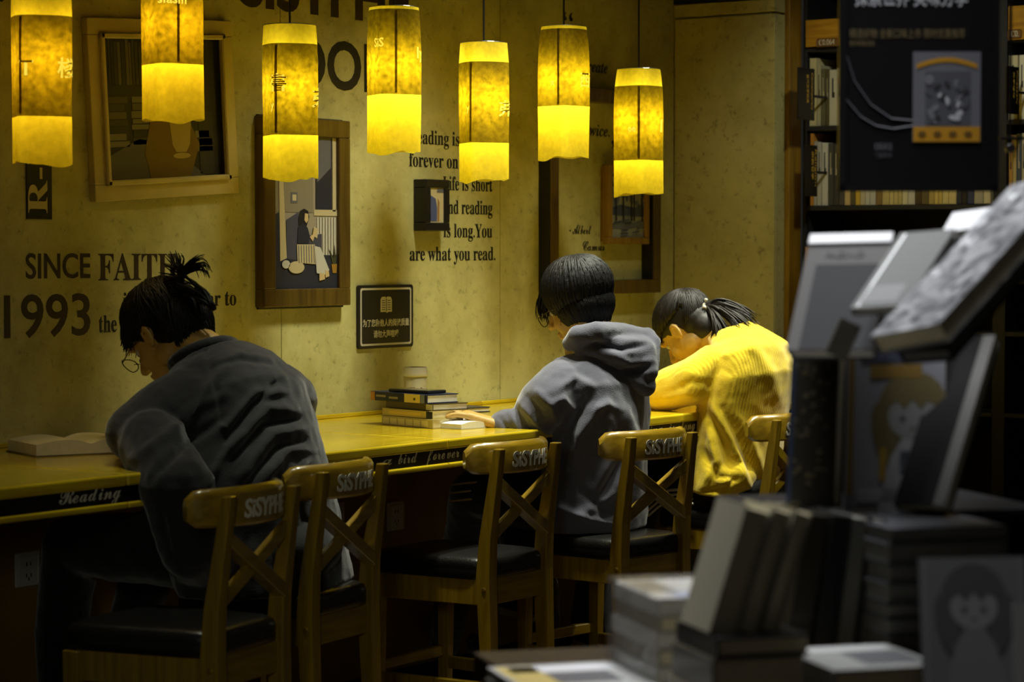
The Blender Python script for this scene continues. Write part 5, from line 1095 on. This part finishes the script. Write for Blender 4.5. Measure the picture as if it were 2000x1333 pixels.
# upper tier
t,M,W,L = stand('pale magazine with a drawn girl on its cover, upright on the upper tier', (1650,998,3.5),(1845,998,3.46),(1650,617,3.58),.012,(128,128,134),M_page,name='magazine',cat='magazine',soft=True,rough=.4)
girl(t,M,W*.68,L*.5,.12,.0125,gk[3],gk[4],gk[2]); 
for k,(a,b_,c,d,m_) in enumerate(((.004,.02,.012,L-.02,mat('edge_ochre',(120,92,20),.5)),(.02,L-.075,.09,L-.05,gk[5]),(.035,L-.1,.11,L-.08,mat('edge_ochre',(120,92,20),.5)),(.02,.01,.11,.03,gk[4]),(.05,.04,.06,.09,mat('edge_ochre2',(150,120,30),.5)),(.08,.05,.11,.085,gk[5]))): onbook(t,M,'cover_shape',R4(a,b_,c,d),.0125,m_)
text('lettering','假如',.035,.07,gk[0],M@Matrix.Translation((.018,L-.042,.0126)),t,offset=.0005)
t,M,W,L = stand('dark book with an all-over small pattern, standing left on the upper tier', (1553,992,3.56),(1645,992,3.52),(1553,703,3.6),.03,(34,31,20),M_page,rough=.8)
for k in range(40): 
    x_,y_ = rd.uniform(.006,W-.012), rd.uniform(.03,L-.012); onbook(t,M,'cover_motif',[(x_+p[0],y_+p[1]) for p in El(0,0,rd.uniform(.003,.006),rd.uniform(.002,.005),7,rd.random()*3)],.0302,mat('motif',(74,66,38),.6),.0003)
onbook(t,M,'cover_band',R4(-.001,.0,.008,L),.0302,mat('band_blue',(34,42,60),.5))
t,M,W,L = stand('dark book with a grey page edge leaning right on the upper tier', (1757,1000,3.44),(1858,1003,3.39),(1880,672,3.56),.02,(20,19,18),M_page,rough=.85)
onbook(t,M,'page_edge',R4(W-.02,0,W-.001,L),.0202,mat('page_dim',(92,90,86),.8),.0006)
t,M,W,L = stand('grey-framed dark book with a bright white top strip, tilted on the upper tier', (1548,703,3.5),(1712,703,3.44),(1592,480,3.59),.028,(96,94,92),M_pagew,rough=.3)
onbook(t,M,'cover_panel',R4(.018,.0,W-.002,L-.052),.0282,mat('panel_black',(8,8,10),.7)); onbook(t,M,'top_strip',R4(.0,L-.016,W+.0,L),.0282,mat('strip_white',(240,240,240),.25),.003)
text('lettering','PAZINO',.014,.06,gk[0],M@Matrix.Translation((.03,L-.04,.0285)),t,offset=.0004)
t,M,W,L = stand('small pale folded card between the tilted books on the upper tier', (1612,688,3.42),(1652,706,3.42),(1640,620,3.42),.004,(110,104,90),M_page)
t,M,W,L = stand('grey book in glossy plastic, tilted over the upper tier', (1668,618,3.4),(1776,612,3.34),(1775,470,3.5),.014,(118,118,116),M_pagew,rough=.08)
onbook(t,M,'plastic_fold',R4(W*.1,L*.02,W*.14,L*.98),.0142,mat('strip_white',(240,240,240),.25)); onbook(t,M,'cover_panel',R4(.01,.01,W-.02,.05),.0142,gk[1])
t,M,W,L = stand('large pale patterned magazine slanting across the top right pile', (1722,692,3.3),(1856,668,3.18),(1988,396,3.475),.03,mat('marbled_cover',(180,180,182),.35,vscale=34,col2=(44,44,48),detail=6),M_page,rough=.3,name='magazine',cat='magazine')
for k in range(34):
    x_,y_ = rd.uniform(.012,W-.012), rd.uniform(.01,L-.02); onbook(t,M,'cover_shape',[(min(W,max(0,x_+p[0])),y_+p[1]) for p in El(0,0,rd.uniform(.004,.013),rd.uniform(.004,.012),8,rd.random()*3)],.0302,[gk[0],gk[1],mat('gw',(196,196,198),.3)][k%3],.0002+.00001*k)
t,M,W,L = stand('black thick book directly under the slanting patterned magazine', (1768,712,3.31),(1862,706,3.23),(2012,428,3.46),.022,(16,16,18),mat('page_dim',(92,90,86),.8),rough=.85)
t,M,W,L = stand('white book lying behind the slanting magazine at the upper right', (1842,470,3.55),(1975,452,3.52),(1880,428,3.70),.012,(214,214,216),M_pagew,rough=.3)
t,M,W,L = stand('bright white booklet at the right edge above the book piles', (1974,432,3.4),(2020,432,3.4),(1978,388,3.42),.012,(240,240,240),M_pagew,rough=.3,name='booklet',cat='booklet')
t,M,W,L = stand('white card standing at the lower right edge of the photo', (1986,1400,2.98),(2030,1400,2.97),(1990,1180,3.0),.006,(235,235,235),M_pagew,rough=.3,name='card',cat='card')
# jar-like box
q = tp(1500,3.56); z1 = TZ+.001
bk('olive book under the small lidded jar behind the white books', Vector((q.x,q.y,z1))-V*.015, V, U, .055, .04, .05, (100,94,60), M_page)
jr = thing('lidded_jar','small pale square jar with lid behind the leaning white books','jar',tuple(Vector((q.x,q.y,z1+.0505))+V*.012+U*.015))
MB().box((-.013,-.013,0),(.013,.013,.024),.002,MT).out('jar_body',mat('jar_pale',(150,138,84),.3),jr); MB().box((-.014,-.014,.0242),(.014,.014,.03),.002,MT).out('lid',M_letter,jr)
MB().box((-.0055,-.005,.03),(.0055,.005,.058),.001,MT).out('stopper',mat('jar_pale2',(110,98,50),.5),jr)
